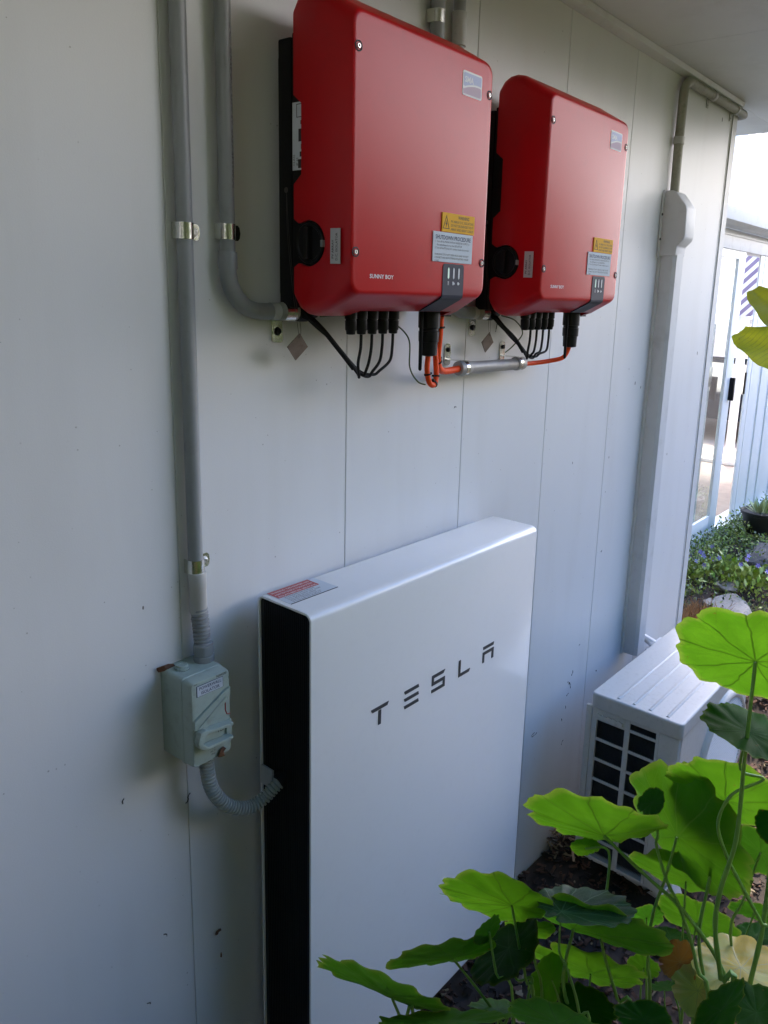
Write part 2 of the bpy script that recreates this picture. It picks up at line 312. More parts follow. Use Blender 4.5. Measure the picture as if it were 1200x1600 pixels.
        if smooth:
            for pl in me.polygons: pl.use_smooth = True
            try: me.set_sharp_from_angle(angle=radians(38))
            except Exception: pass
        o = bpy.data.objects.new(name, me); COL.objects.link(o)
        if parent is not None:
            o.parent = parent; WL[o.name] = L
        else:
            o.location = L; WL[o.name] = L
        return o
def copy_tree(o, parent=None):
    c = o.copy(); COL.objects.link(c); c.parent = parent
    for ch in list(o.children): copy_tree(ch, c)
    return c
def rrect(x0, x1, z0, z1, r, n=6):
    pts = []
    for cx, cz, a0 in ((x1 - r, z1 - r, 0), (x0 + r, z1 - r, 90), (x0 + r, z0 + r, 180), (x1 - r, z0 + r, 270)):
        for k in range(n + 1):
            a = radians(a0 + 90 * k / n); pts.append((cx + r * cos(a), cz + r * sin(a)))
    return pts
def text(lines, size, m, parent, origin, right, up, align='LEFT', name='lettering', spacing=1.25, bold=0, fit=None, wrap=None, xs=1):
    """flat printed lettering; origin = baseline start of the first line"""
    if isinstance(lines, str): lines = [lines]
    right = Vector(right).normalized(); up = Vector(up).normalized(); nrm = right.cross(up)
    mb = MB()
    for li, s_ in enumerate(lines):
        if not s_: continue
        cu = bpy.data.curves.new('lettering', 'FONT'); cu.body = s_; cu.size = size; cu.align_x = align; cu.resolution_u = 2; cu.offset = bold
        to = bpy.data.objects.new('lettering', cu); COL.objects.link(to)
        dg = bpy.context.evaluated_depsgraph_get(); me = bpy.data.meshes.new_from_object(to.evaluated_get(dg))
        vs = [v.co.copy() for v in me.vertices]; k = 1
        if fit and vs:
            wdt = max(v.x for v in vs) - min(v.x for v in vs)
            k = fit / wdt if (fit / wdt < 1 or len(lines) == 1) else 1
        P0 = Vector(origin) - up * size * spacing * li
        q = []
        for v in vs:
            a = v.x * k * xs; b = v.y
            if wrap:   # around a vertical pipe: up is the direction round the pipe
                cx, cy, r, a0 = wrap; an = a0 - b / r
                q.append(Vector((cx + r * cos(an), cy + r * sin(an), P0.z + a)))
            else: q.append(P0 + right * a + up * b)
        mb.add(q, [list(pl.vertices) for pl in me.polygons])
        bpy.data.objects.remove(to); bpy.data.meshes.remove(me); bpy.data.curves.remove(cu)
    o = mb.build(name, m, parent, smooth=False)
    return o
def smoothpath(pts, n=8):
    P = [Vector(q) for q in pts]; out = []
    for i in range(len(P) - 1):
        p0 = P[max(i - 1, 0)]; p1 = P[i]; p2 = P[i + 1]; p3 = P[min(i + 2, len(P) - 1)]
        for k in range(n):
            t = k / n
            out.append(.5 * ((2 * p1) + (p2 - p0) * t + (2 * p0 - 5 * p1 + 4 * p2 - p3) * t * t + (3 * p1 - p0 - 3 * p2 + p3) * t ** 3))
    out.append(P[-1]); return out
def boolean(o, cutters):
    for c in cutters:
        md = o.modifiers.new('cut', 'BOOLEAN'); md.operation = 'DIFFERENCE'; md.object = c; md.solver = 'EXACT'
    dg = bpy.context.evaluated_depsgraph_get(); me = bpy.data.meshes.new_from_object(o.evaluated_get(dg))
    o.modifiers.clear(); o.data = me
    for c in cutters: bpy.data.objects.remove(c)
    for pl in me.polygons: pl.use_smooth = True
    me.set_sharp_from_angle(angle=radians(32))
LEAVES=[
('A','bright','u',(0.011,-0.906,1.312),(0.816,0.201,0.542),(0.244,-0.970,-0.006),0.089,(0.014,-0.912,1.310)),
('A','dark','t',(0.027,-0.912,1.214),(0.036,-0.166,0.985),(0.143,-0.975,-0.170),0.055,(0.027,-0.912,1.214)),
('A','bright','u',(0.083,-0.881,1.085),(0.846,0.171,0.504),(0.224,-0.973,-0.046),0.077,(0.094,-0.878,1.067)),
('B','bright','u',(0.079,-0.837,1.008),(0.936,-0.283,0.210),(-0.134,-0.838,-0.530),0.100,(0.088,-0.823,0.988)),
('B','bright','u',(-0.047,-0.758,1.054),(0.704,0.368,0.607),(0.437,-0.899,0.038),0.087,(-0.015,-0.761,1.018)),
('B','dark','t',(-0.005,-0.816,1.089),(-0.496,0.373,0.784),(0.622,-0.477,0.621),0.020,(-0.005,-0.816,1.089)),
('B','bright','u',(-0.009,-0.733,0.981),(0.732,0.579,0.358),(0.546,-0.814,0.200),0.021,(-0.009,-0.733,0.981)),
('B','bright','u',(0.143,-0.827,0.894),(0.756,0.297,0.584),(0.327,-0.943,0.056),0.086,(0.162,-0.820,0.866)),
('C','bright','u',(0.283,-0.810,0.701),(0.877,0.068,0.475),(0.151,-0.979,-0.138),0.073,(0.283,-0.810,0.701)),
('D','bright','u',(-0.110,-0.659,0.922),(0.769,0.387,0.509),(0.480,-0.875,-0.061),0.079,(-0.098,-0.676,0.917)),
('D','blue','t',(-0.070,-0.769,0.947),(0.284,0.229,0.931),(0.469,-0.880,0.074),0.064,(-0.098,-0.749,0.950)),
('D','mid','u',(-0.025,-0.765,0.884),(0.780,0.237,0.579),(0.337,-0.939,-0.070),0.097,(-0.011,-0.727,0.849)),
('E','bright','u',(0.047,-0.728,0.737),(0.777,0.318,0.543),(0.388,-0.921,-0.015),0.086,(0.059,-0.728,0.719)),
('E','bright','u',(0.004,-0.692,0.727),(0.448,0.867,-0.219),(0.777,-0.256,0.575),0.036,(0.004,-0.692,0.727)),
('E','bright','u',(0.149,-0.776,0.692),(0.923,0.345,0.168),(0.347,-0.938,0.021),0.025,(0.149,-0.776,0.692)),
('F','mid','u',(-0.180,-0.624,0.865),(0.510,0.654,0.558),(0.706,-0.689,0.162),0.072,(-0.151,-0.622,0.837)),
('F','mid','u',(-0.151,-0.676,0.914),(0.224,0.967,0.125),(0.786,-0.255,0.563),0.023,(-0.151,-0.676,0.914)),
('D','dark','t',(-0.098,-0.672,0.837),(-0.204,0.591,0.781),(0.784,-0.379,0.492),0.058,(-0.088,-0.670,0.838)),
('F','mid','u',(-0.297,-0.625,0.907),(0.776,0.271,0.569),(0.458,-0.862,-0.215),0.082,(-0.272,-0.619,0.871)),
('F','mid','t',(-0.298,-0.716,0.925),(0.453,0.467,0.759),(0.651,-0.755,0.076),0.072,(-0.298,-0.716,0.925)),
('D','mid','t',(-0.174,-0.794,0.874),(0.488,0.186,0.853),(0.403,-0.914,-0.032),0.061,(-0.174,-0.794,0.874)),
('E','dark','t',(0.007,-0.750,0.718),(0.260,-0.041,0.965),(0.281,-0.953,-0.116),0.044,(0.007,-0.750,0.718)),
('E','dark','t',(-0.045,-0.850,0.811),(0.112,0.172,0.979),(0.425,-0.899,0.109),0.036,(-0.045,-0.850,0.811)),
('G','yellow','t',(0.135,-0.918,0.797),(0.146,0.225,0.963),(0.345,-0.924,0.164),0.069,(0.135,-0.918,0.797)),
('G','orange','t',(0.134,-0.834,0.752),(-0.512,0.147,0.846),(0.643,-0.588,0.491),0.030,(0.134,-0.834,0.752)),
('G','pale','t',(0.109,-0.871,0.746),(-0.360,-0.022,0.933),(0.362,-0.924,0.119),0.037,(0.109,-0.871,0.746)),
('G','dark','t',(-0.052,-0.943,0.897),(-0.188,0.774,0.604),(0.704,-0.322,0.633),0.042,(-0.052,-0.943,0.897)),
('G','dark','t',(0.001,-0.971,0.869),(-0.169,0.002,0.986),(0.216,-0.976,0.039),0.039,(0.001,-0.971,0.869)),
('A','mid','u',(0.195,-0.909,0.943),(0.943,0.194,0.270),(0.202,-0.979,-0.002),0.050,(0.195,-0.909,0.943)),
('A','dark','t',(0.098,-0.942,1.060),(-0.600,-0.005,0.800),(0.347,-0.902,0.255),0.025,(0.098,-0.942,1.060)),
('C','mid','u',(0.363,-0.878,0.705),(0.819,0.248,0.517),(0.251,-0.966,0.065),0.041,(0.363,-0.878,0.705)),
('C','mid','u',(0.282,-0.724,0.660),(0.734,0.599,0.319),(0.533,-0.800,0.275),0.034,(0.282,-0.724,0.660)),
('C','dark','t',(0.377,-0.882,0.652),(0.191,0.281,0.940),(0.354,-0.913,0.202),0.040,(0.377,-0.882,0.652)),
('C','blue','t',(0.252,-0.779,0.677),(0.366,0.234,0.901),(0.371,-0.924,0.089),0.034,(0.252,-0.779,0.677)),
('E','mid','t',(0.190,-0.798,0.637),(0.291,0.401,0.868),(0.491,-0.842,0.224),0.023,(0.190,-0.798,0.637)),
('F','mid','t',(-0.122,-0.682,0.771),(0.497,0.304,0.812),(0.518,-0.855,0.004),0.043,(-0.122,-0.682,0.771)),
('D','bright','u',(-0.029,-0.666,0.823),(0.751,0.484,0.448),(0.521,-0.852,0.047),0.037,(-0.029,-0.666,0.823)),
]
STEMS=[
('A',0.0042,[(0.014,-0.912,1.310),(0.013,-0.915,1.182),(0.012,-0.918,1.079),(0.004,-0.910,1.008),(0.003,-0.910,0.953),(0.011,-0.923,0.879),(0.022,-0.940,0.792),(0.052,-0.920,-0.120)]),
('A',0.0034,[(0.094,-0.878,1.067),(0.092,-0.878,1.011),(0.087,-0.873,0.942),(0.082,-0.871,0.851),(0.097,-0.894,0.747),(0.112,-0.915,0.673),(0.142,-0.895,-0.120)]),
('A',0.0030,[(0.027,-0.912,1.214),(0.045,-0.937,1.180),(0.021,-0.907,1.144),(0.013,-0.897,1.104),(0.021,-0.909,1.061),(0.035,-0.929,1.017),(0.053,-0.955,0.963),(0.080,-0.992,0.880),(0.110,-0.972,-0.120)]),
('B',0.0040,[(-0.015,-0.761,1.018),(0.022,-0.810,0.959),(0.050,-0.848,0.916),(0.079,-0.888,0.853),(0.095,-0.910,0.803),(0.126,-0.954,0.689),(0.156,-0.934,-0.120)]),
('B',0.0030,[(-0.009,-0.733,0.981),(0.010,-0.758,0.978),(0.010,-0.761,0.908),(0.009,-0.761,0.836),(0.025,-0.786,0.742),(0.040,-0.808,0.656),(0.070,-0.788,-0.120)]),
('B',0.0033,[(0.088,-0.823,0.988),(0.080,-0.816,0.924),(0.072,-0.807,0.862),(0.070,-0.808,0.787),(0.074,-0.819,0.633),(0.104,-0.799,-0.120)]),
('B',0.0030,[(-0.005,-0.816,1.089),(-0.009,-0.813,1.047),(0.007,-0.836,0.983),(0.019,-0.852,0.945),(0.036,-0.877,0.858),(0.047,-0.897,0.716),(0.077,-0.877,-0.120)]),
('B',0.0028,[(0.162,-0.820,0.866),(0.163,-0.823,0.796),(0.164,-0.829,0.682),(0.168,-0.838,0.564),(0.198,-0.818,-0.120)]),
('C',0.0028,[(0.283,-0.810,0.701),(0.280,-0.809,0.628),(0.286,-0.824,0.447),(0.316,-0.804,-0.120)]),
('C',0.0028,[(0.363,-0.878,0.705),(0.354,-0.869,0.637),(0.347,-0.864,0.533),(0.351,-0.873,0.427),(0.381,-0.853,-0.120)]),
('C',0.0030,[(0.282,-0.724,0.660),(0.285,-0.731,0.574),(0.291,-0.746,0.384),(0.321,-0.726,-0.120)]),
('C',0.0022,[(0.252,-0.779,0.677),(0.259,-0.791,0.606),(0.269,-0.810,0.452),(0.299,-0.790,-0.120)]),
('C',0.0030,[(0.377,-0.882,0.652),(0.381,-0.890,0.577),(0.386,-0.902,0.417),(0.416,-0.882,-0.120)]),
('D',0.0030,[(-0.098,-0.676,0.917),(-0.091,-0.688,0.853),(-0.085,-0.698,0.802),(-0.077,-0.712,0.688),(-0.047,-0.692,-0.120)]),
('D',0.0042,[(-0.011,-0.727,0.849),(-0.018,-0.721,0.765),(-0.008,-0.737,0.690),(-0.000,-0.749,0.624),(0.030,-0.729,-0.120)]),
('D',0.0025,[(-0.098,-0.749,0.950),(-0.091,-0.760,0.898),(-0.081,-0.776,0.821),(-0.073,-0.790,0.722),(-0.043,-0.770,-0.120)]),
('D',0.0028,[(-0.088,-0.670,0.838),(-0.078,-0.683,0.819),(-0.075,-0.688,0.756),(-0.063,-0.708,0.672),(-0.033,-0.688,-0.120)]),
('D',0.0030,[(-0.174,-0.794,0.874),(-0.179,-0.790,0.837),(-0.149,-0.770,-0.120)]),
('E',0.0028,[(0.059,-0.728,0.719),(0.059,-0.729,0.675),(0.059,-0.733,0.582),(0.089,-0.713,-0.120)]),
('E',0.0024,[(0.004,-0.692,0.727),(0.012,-0.705,0.685),(0.020,-0.718,0.605),(0.050,-0.698,-0.120)]),
('E',0.0024,[(0.149,-0.776,0.692),(0.148,-0.776,0.635),(0.154,-0.788,0.538),(0.184,-0.768,-0.120)]),
('E',0.0030,[(0.007,-0.750,0.718),(0.013,-0.761,0.644),(0.043,-0.741,-0.120)]),
('E',0.0030,[(-0.045,-0.850,0.811),(-0.040,-0.859,0.744),(-0.010,-0.839,-0.120)]),
('E',0.0020,[(0.190,-0.798,0.637),(0.193,-0.806,0.517),(0.223,-0.786,-0.120)]),
('F',0.0030,[(-0.151,-0.622,0.837),(-0.131,-0.650,0.791),(-0.109,-0.680,0.735),(-0.100,-0.693,0.694),(-0.070,-0.673,-0.120)]),
('F',0.0026,[(-0.151,-0.676,0.914),(-0.145,-0.687,0.852),(-0.130,-0.710,0.733),(-0.100,-0.690,-0.120)]),
('F',0.0030,[(-0.272,-0.619,0.871),(-0.264,-0.631,0.832),(-0.254,-0.646,0.776),(-0.224,-0.626,-0.120)]),
('F',0.0030,[(-0.298,-0.716,0.925),(-0.286,-0.734,0.873),(-0.256,-0.714,-0.120)]),
('F',0.0026,[(-0.122,-0.682,0.771),(-0.111,-0.699,0.708),(-0.081,-0.679,-0.120)]),
('G',0.0035,[(0.135,-0.918,0.797),(0.135,-0.922,0.702),(0.135,-0.925,0.636),(0.165,-0.905,-0.120)]),
('G',0.0028,[(0.134,-0.834,0.752),(0.140,-0.844,0.688),(0.148,-0.858,0.596),(0.178,-0.838,-0.120)]),
('G',0.0030,[(0.109,-0.871,0.746),(0.116,-0.884,0.645),(0.146,-0.864,-0.120)]),
('G',0.0045,[(-0.052,-0.943,0.897),(-0.056,-0.940,0.822),(-0.026,-0.920,-0.120)]),
('G',0.0040,[(0.001,-0.971,0.869),(-0.001,-0.971,0.796),(0.029,-0.951,-0.120)]),
('A',0.0030,[(0.195,-0.909,0.943),(0.183,-0.897,0.860),(0.175,-0.889,0.805),(0.190,-0.916,0.603),(0.220,-0.896,-0.120)]),
('A',0.0045,[(0.098,-0.942,1.060),(0.095,-0.941,1.004),(0.095,-0.944,0.908),(0.088,-0.939,0.797),(0.090,-0.944,0.714),(0.120,-0.924,-0.120)]),
('D',0.0028,[(-0.029,-0.666,0.823),(-0.023,-0.676,0.772),(-0.014,-0.693,0.616),(0.016,-0.673,-0.120)]),
]
PADDLES = [((.528, -.682, 1.676), (.43, -1.03, 1.515), .085, (-.75, -.35, .55), .02), ((.610, -.678, 1.754), (.57, -.93, 1.52), .072, (-.75, -.45, .45), .03)]
# ================================================================== the ground
def gz(x, y):
    t = min(1, max(0, (x - 1.95) / .95)); t = t * t * (3 - 2 * t)
    k = min(1, max(0, (-y - .9) / 2.5)); b = .22 * k * k * (3 - 2 * k)
    wv = .018 * sin(5.1 * x + 1.3) * cos(4.3 * y + .4) + .010 * sin(13 * x) * sin(11 * y + 1)
    return -.20 + .33 * t + b * (1 - t) + wv * (1 if abs(y) < 6 and abs(x) < 8 else 0)
mb = MB()
xs = [-60, -30, -12, -6] + [-4 + i * .1 for i in range(100)] + [8, 12, 30, 60]
ys = [-60, -30, -12, -6] + [-4.5 + i * .1 for i in range(52)] + [1.5, 3, 6, 12, 30, 60]
xs = sorted(set(round(v, 3) for v in xs)); ys = sorted(set(round(v, 3) for v in ys))
def gzz(x, y): return gz(x, y) if y < .55 or x < 2.2 else -.02
mb.add([(x, y, gzz(x, y)) for x in xs for y in ys], [(i * len(ys) + j, (i + 1) * len(ys) + j, (i + 1) * len(ys) + j + 1, i * len(ys) + j + 1) for i in range(len(xs) - 1) for j in range(len(ys) - 1)])
g = mb.build('ground', M_soil); tag(g, kind='structure')
# lawn beyond the bed (off to the side and behind the photographer)
mb = MB(); n = 30
mb.add([(-30 + 60 * i / n, -30 + 27.3 * j / n, .06 + .004) for i in range(n + 1) for j in range(n + 1)], [(i * (n + 1) + j, (i + 1) * (n + 1) + j, (i + 1) * (n + 1) + j + 1, i * (n + 1) + j + 1) for i in range(n) for j in range(n)])
g = mb.build('lawn', M_grass); tag(g, kind='structure')
mb = MB(); mb.box(3.0, 40, .62, 20, -.1, .16); pv = mb.build('paving', M_pave, bevel=0); tag(pv, kind='structure')
# bark mulch
mb = MB(); r_ = random.Random(3)
for i in range(11000):
    if i < 8500: x = r_.uniform(-.9, 2.7); y = -abs(r_.gauss(0, .75)) - .004
    else: x = r_.uniform(1.6, 4.8); y = r_.uniform(-1.6, .5)
    if y < -2.2: continue
    z = gz(x, y); l = r_.uniform(.006, .028) * (1.4 if r_.random() < .1 else 1); wd = l * r_.uniform(.18, .6); a = r_.uniform(0, 2 * pi)
    ti = r_.gauss(0, .35); ex = Vector((cos(a), sin(a), ti)) * l / 2; ey = Vector((-sin(a), cos(a), r_.gauss(0, .35))) * wd / 2; c = Vector((x, y, z + .004 + r_.random() * .012))
    mb.cm = 0 if r_.random() < .5 else (1 if r_.random() < .86 else 2)
    ez = ex.cross(ey).normalized() * r_.uniform(.0008, .003)
    mb.obox(c, ex, ey, ez)
# drift of litter heaped against the wall behind the outdoor unit
for i in range(900):
    x = r_.uniform(1.25, 2.2); y = -r_.random() * .14 - .003; z = gz(x, y) + r_.random() * (.08 if x < 1.6 else .42 * min(1, (x - 1.5) / .3)) * (1 - abs(y) * 3)
    a = r_.uniform(0, 2 * pi); l = r_.uniform(.01, .05); ex = Vector((cos(a), sin(a), r_.gauss(0, .5))) * l / 2; ey = Vector((-sin(a), cos(a), 0)) * l * .09; mb.cm = r_.choice((0, 1, 2))
    mb.obox((x, y, z), ex, ey, Vector((0, 0, .001)))
mm = mb.build('bark_mulch', M_mulch, smooth=False); tag(mm, kind='stuff')
# ================================================================== the house
house = empty('house', (0, 0, -.3), 'white house with flat vertical boards and a deep pale soffit behind all the electrical gear', 'house')
def wall_profile():
    gs = [-3 + .055 + .4 * k for k in range(0, 14)]
    gs = [-.145 + .4 * k for k in range(-7, 6)] + [2.287]
    pts = [(-3.4, .0)]
    for gx in gs: pts += [(gx - .0019, 0), (gx - .0010, .0026), (gx + .0010, .0026), (gx + .0019, 0)]
    pts += [(2.345, 0), (2.345, .11), (-3.4, .11)]
    return pts
mb = MB(); mb.prism(wall_profile(), 'z', -.32, 2.458); mb.build('wall', MW, house, smooth=False)
mb = MB(); mb.box(2.245, 2.3445, .112, 7, -.32, 2.458); mb.build('end_wall', MW, house, smooth=False)
mb = MB(); mb.prism([(2.300, -.004), (2.349, -.004), (2.349, .05), (2.346, .05), (2.346, -.001), (2.300, -.001)], 'z', -.25, 2.44); mb.build('corner_trim', M_trim, house, smooth=False)
# soffit sheets, with open joints
SJ = [-3.6, -1.7, .35, 1.55, 2.92]
mb = MB()
for a, b in zip(SJ[:-1], SJ[1:]): mb.box(a + .001, b - .001, -.62, -.0, 2.462, 2.47)
mb.box(2.348, 2.92 - .001, .002, 3.4, 2.462, 2.47)
mb.build('soffit', M_soffit, house, smooth=False)
mb = MB(); mb.prism([(0, 2.461), (-.028, 2.461), (-.024, 2.446), (-.006, 2.436), (0, 2.436)], 'x', -3.4, 2.345); mb.build('eave_bead', M_trim, house)
mb = MB(); mb.box(-3.6, 2.94, -.645, -.621, 2.44, 2.62); mb.box(2.921, 2.945, -.62, 3.4, 2.463, 2.62); mb.build('fascia', M_trim, house, bevel=.002)
mb = MB(); mb.lathe((-3.65, -.71, 2.59), (1, 0, 0), [(0, .06), (6.62, .06)], 16); mb.build('gutter', M_trim, house)
mb = MB(); mb.prism([(-.76, 2.625), (4.2, 3.9), (4.2, 3.93), (-.76, 2.655)], 'x', -3.7, 2.98); mb.build('roof', M_roof, house, smooth=False)
# ================================================================== home battery
PX0, PX1 = 0.0, .753
bat = empty('home_battery', (.376, -.1, 0), 'tall flat white wall battery with black ribbed sides and dark lettering on its front', 'battery')
def yzr(y0, y1, z0, z1, r, n=8): return rrect(y0, y1, z0, z1, r, n)
o_ = yzr(-.175, -.028, 0, 1.15, .016); i_ = yzr(-.1705, -.0325, .0045, 1.1455, .0118)
mb = MB(); k = len(o_)
vs = [(PX0, *q) for q in o_] + [(PX0, *q) for q in i_] + [(PX1, *q) for q in o_] + [(PX1, *q) for q in i_] + [(PX0 + .006, *q) for q in i_] + [(PX1 - .006, *q) for q in i_]
fs = []
for j in range(k):
    j2 = (j + 1) % k
    fs += [(j, j2, 2 * k + j2, 2 * k + j), (j, k + j, k + j2, j2), (2 * k + j, 2 * k + j2, 3 * k + j2, 3 * k + j), (k + j, 4 * k + j, 4 * k + j2, k + j2), (3 * k + j, 3 * k + j2, 5 * k + j2, 5 * k + j)]
mb.add(vs, fs); mb.build('shell', M_pw, bat, bevel=.0009, seg=2, angle=50)
for sx, x0, x1 in ((-1, PX0 + .004, PX0 + .010), (1, PX1 - .010, PX1 - .004)):
    mb = MB()
    # close ribbed face: rows of fine upright fins between two plain borders
    y0, y1 = -.1702, -.0328
    poly = []
    yy = y0 + .008; face = x0 if sx < 0 else x1
    prof = [(x1 if sx < 0 else x0, y0), (face, y0), (face, yy)]
    while yy < y1 - .010:
        prof += [(face, yy + .0022), (face - sx * .0028, yy + .0028), (face - sx * .0028, yy + .0046), (face, yy + .0052)]; yy += .0052
    prof += [(face, y1), (x1 if sx < 0 else x0, y1)]
    mb.prism(prof, 'z', .006, 1.1440); mb.build('side_grille', M_blackg, bat, smooth=False)
# back plate + bracket
mb = MB(); mb.box(.04, .71, -.027, -.002, .2, 1.08); mb.build('wall_bracket', M_black, bat)
mb = MB(); mb.box(-.0015, .0035, -.066, -.031, .755, .795)
mb.build('cable_entry', [M_pvcl], bat, bevel=.001)
# lettering on the front
def let(mb, polys):
    global LET
    for p in polys: LET.prism(p, 'y', -.1762, -.1748)
def flush():
    global LET
    LET.build('letter', M_dark, bat, smooth=False); LET = MB()
LET = MB()
z0, z1 = .858, .899; th = .0075
mb = MB()
def bar(xa, xb, za, zb, sl=.004, sr=.004): return [(xa + sl, za), (xb - sr, za), (xb, zb), (xa, zb)]
let(mb, [bar(.158, .210, z1 - th, z1), [(.180, z0), (.1875, z0), (.1875, z1 - th - .002), (.180, z1 - th - .002)]])
flush()
for zz in (z1 - th, (z0 + z1) / 2 - th / 2, z0): let(mb, [bar(.258, .304, zz, zz + th, .003, -.002)])
flush()
xa, xb, zm = .350, .396, (z0 + z1) / 2
let(mb, [bar(xa, xb, z1 - th, z1, 0, .006), [(xa, zm + th / 2), (xa + th * .9, zm + th / 2), (xa + th * .9, z1 - th), (xa, z1 - th)], bar(xa, xb, zm - th / 2, zm + th / 2, 0, 0), [(xb - th * .9, z0 + th), (xb, z0 + th), (xb, zm - th / 2), (xb - th * .9, zm - th / 2)], bar(xa, xb, z0, z0 + th, .0, 0)])
flush()
xa, xb = .447, .491
let(mb, [[(xa, z0), (xa + th * .9, z0), (xa + th * .9, z1), (xa, z1)], [(xa + th * .9, z0), (xb - .004, z0), (xb, z0 + th), (xa + th * .9, z0 + th)]])
flush()
xa, xb = .541, .586
let(mb, [bar(xa, xb, z1 - th, z1, .002, .002), [(xa, z0), (xa + th * .9, z0), (xa + th * .9, zm - .001), (xa, zm - .001)], [(xb - th * .9, z0), (xb, z0), (xb, zm - .001), (xb - th * .9, zm - .001)], bar(xa, xb, zm - .001, zm - .001 + th, 0, 0)])
flush()
# warning sticker on the top
mb = MB(); mb.box(.010, .128, -.110, -.041, 1.1500, 1.1506); st = mb.build('sticker', M_label, bat, smooth=False)
mb = MB(); mb.box(.0115, .112, -.075, -.0405, 1.1506, 1.1509); mb.build('red_band', M_redl, st, smooth=False)
mb = MB(); mb.box(.0105, .1275, -.1112, -.1098, 1.1500, 1.1508); mb.build('sticker_edge', M_ink, st, smooth=False)
text(['WARNING: THIS PREMISES HAS', 'A BATTERY ENERGY STORAGE SYSTEM', 'ISOLATE BEFORE SERVICING'], .0085, M_white, st, (.015, -.052, 1.1511), (1, 0, 0), (0, 1, 0), fit=.092)
text(['SHUTDOWN PROCEDURE', 'Turn off main switch solar supply', 'Turn off battery at isolator', 'Wait for indicators to go out', 'Do not open the enclosure'], .0062, M_ink, st, (.020, -.082, 1.1508), (1, 0, 0), (0, 1, 0), fit=.10, spacing=1.0)
# ================================================================== inverters
inv = empty('inverter', (.257, -.1, 1.66), 'red and black solar inverter, the nearer one, above the left half of the battery', 'inverter', 'red inverters on the wall')
def ring(y, x0, x1, z0, z1, r): return [(a, y, b) for a, b in rrect(x0, x1, z0, z1, r, 7)]
mb = MB()
mb.loft([ring(-.1955, .0745, .4375, 1.7110, 2.1310, .018), ring(-.1950, .0712, .4412, 1.7080, 2.1340, .020), ring(-.1935, .0688, .4442, 1.7055, 2.1365, .022), ring(-.1895, .0674, .4462, 1.7020, 2.1400, .024),
         ring(-.1350, .0638, .4500, 1.6730, 2.1700, .022), ring(-.118, .0624, .4515, 1.6670, 2.1800, .022), ring(-.100, .062, .452, 1.6640, 2.1840, .022), ring(-.085, .0618, .4522, 1.6660, 2.1820, .021), ring(-.073, .0618, .4522, 1.6720, 2.1760, .021), ring(-.063, .062, .452, 1.6860, 2.1620, .020)])
cov = mb.build('cover', M_red, inv)
def cutter(mb):
    o = mb.build('cutter', M_black); o.location = Vector((0, 0, 0)); return o
c1 = MB(); c1.prism([(-.04, 1.872), (-.0635, 1.882), (-.082, 1.897), (-.082, 2.008), (-.0635, 2.022), (-.04, 2.03)], 'x', .04, .10)
c2 = MB(); c2.prism([(-.04, 1.737), (-.0625, 1.745), (-.075, 1.752), (-.10, 1.748), (-.10, 1.822), (-.075, 1.818), (-.0625, 1.826), (-.04, 1.834)], 'x', .045, .105)
c3 = MB(); c3.lathe((.04, -.100, 1.785), (1, 0, 0), [(0, .039), (.07, .036)], 40)
off = wloc(inv)
cs = []
c4 = MB(); c4.prism([(.138, 1.60), (.415, 1.60), (.415, 1.6745), (.150, 1.6745), (.138, 1.660)], 'y', -.30, -.0)
for c in (c1, c2, c3, c4): cs.append(cutter(c))
bpy.context.view_layer.update()
boolean(cov, cs)
# black chassis behind the cover, with cooling fins down the back
mb = MB(); mb.box(.0675, .4465, -.150, -.052, 1.700, 2.120); mb.box(.0655, .4485, -.052, -.020, 1.676, 2.114)
mb.build('chassis', M_black, inv, bevel=.004)
mb = MB()
for i in range(24): mb.box(.08 + i * .0150, .084 + i * .0150, -.0195, -.004, 1.70, 2.09)
mb.build('heat_sink', M_black, inv, smooth=False)
mb = MB(); mb.lathe((.0675, -.100, 1.785), (-1, 0, 0), [(0, .034), (.004, .034), (.0055, .0325), (.0055, .029), (.0035, .027), (.0035, 0)], 36); sw = mb.build('isolator_switch', M_blackg, inv)
mb = MB(); mb.obox((.0600, -.100, 1.785), (.0055, 0, 0), (0, .0055, 0), (0, 0, .0265)); mb.build('knob', M_blackg, sw, bevel=.002)
mb = MB(); mb.box(.058, .0665, -.1375, -.1325, 1.779, 1.790); mb.build('locking_tab', M_pvc, sw, bevel=.0008)
for x, z in ((.0790, 2.082), (.0780, 1.772), (.4336, 2.082), (.4336, 1.772)):
    mb = MB(); mb.lathe((x, -.1952, z), (0, -1, 0), [(0, .0084), (.0010, .0084), (.0014, .0072), (-.0004, .0050)], 20); sc = mb.build('screw', M_ink, inv)
    mb = MB(); mb.lathe((x, -.1952, z), (0, -1, 0), [(0, .0040), (.0016, .0040), (.0024, .0032), (.0024, .0021), (.0004, .0018), (.0004, 0)], 18); mb.build('screw_head', M_steel, sc)
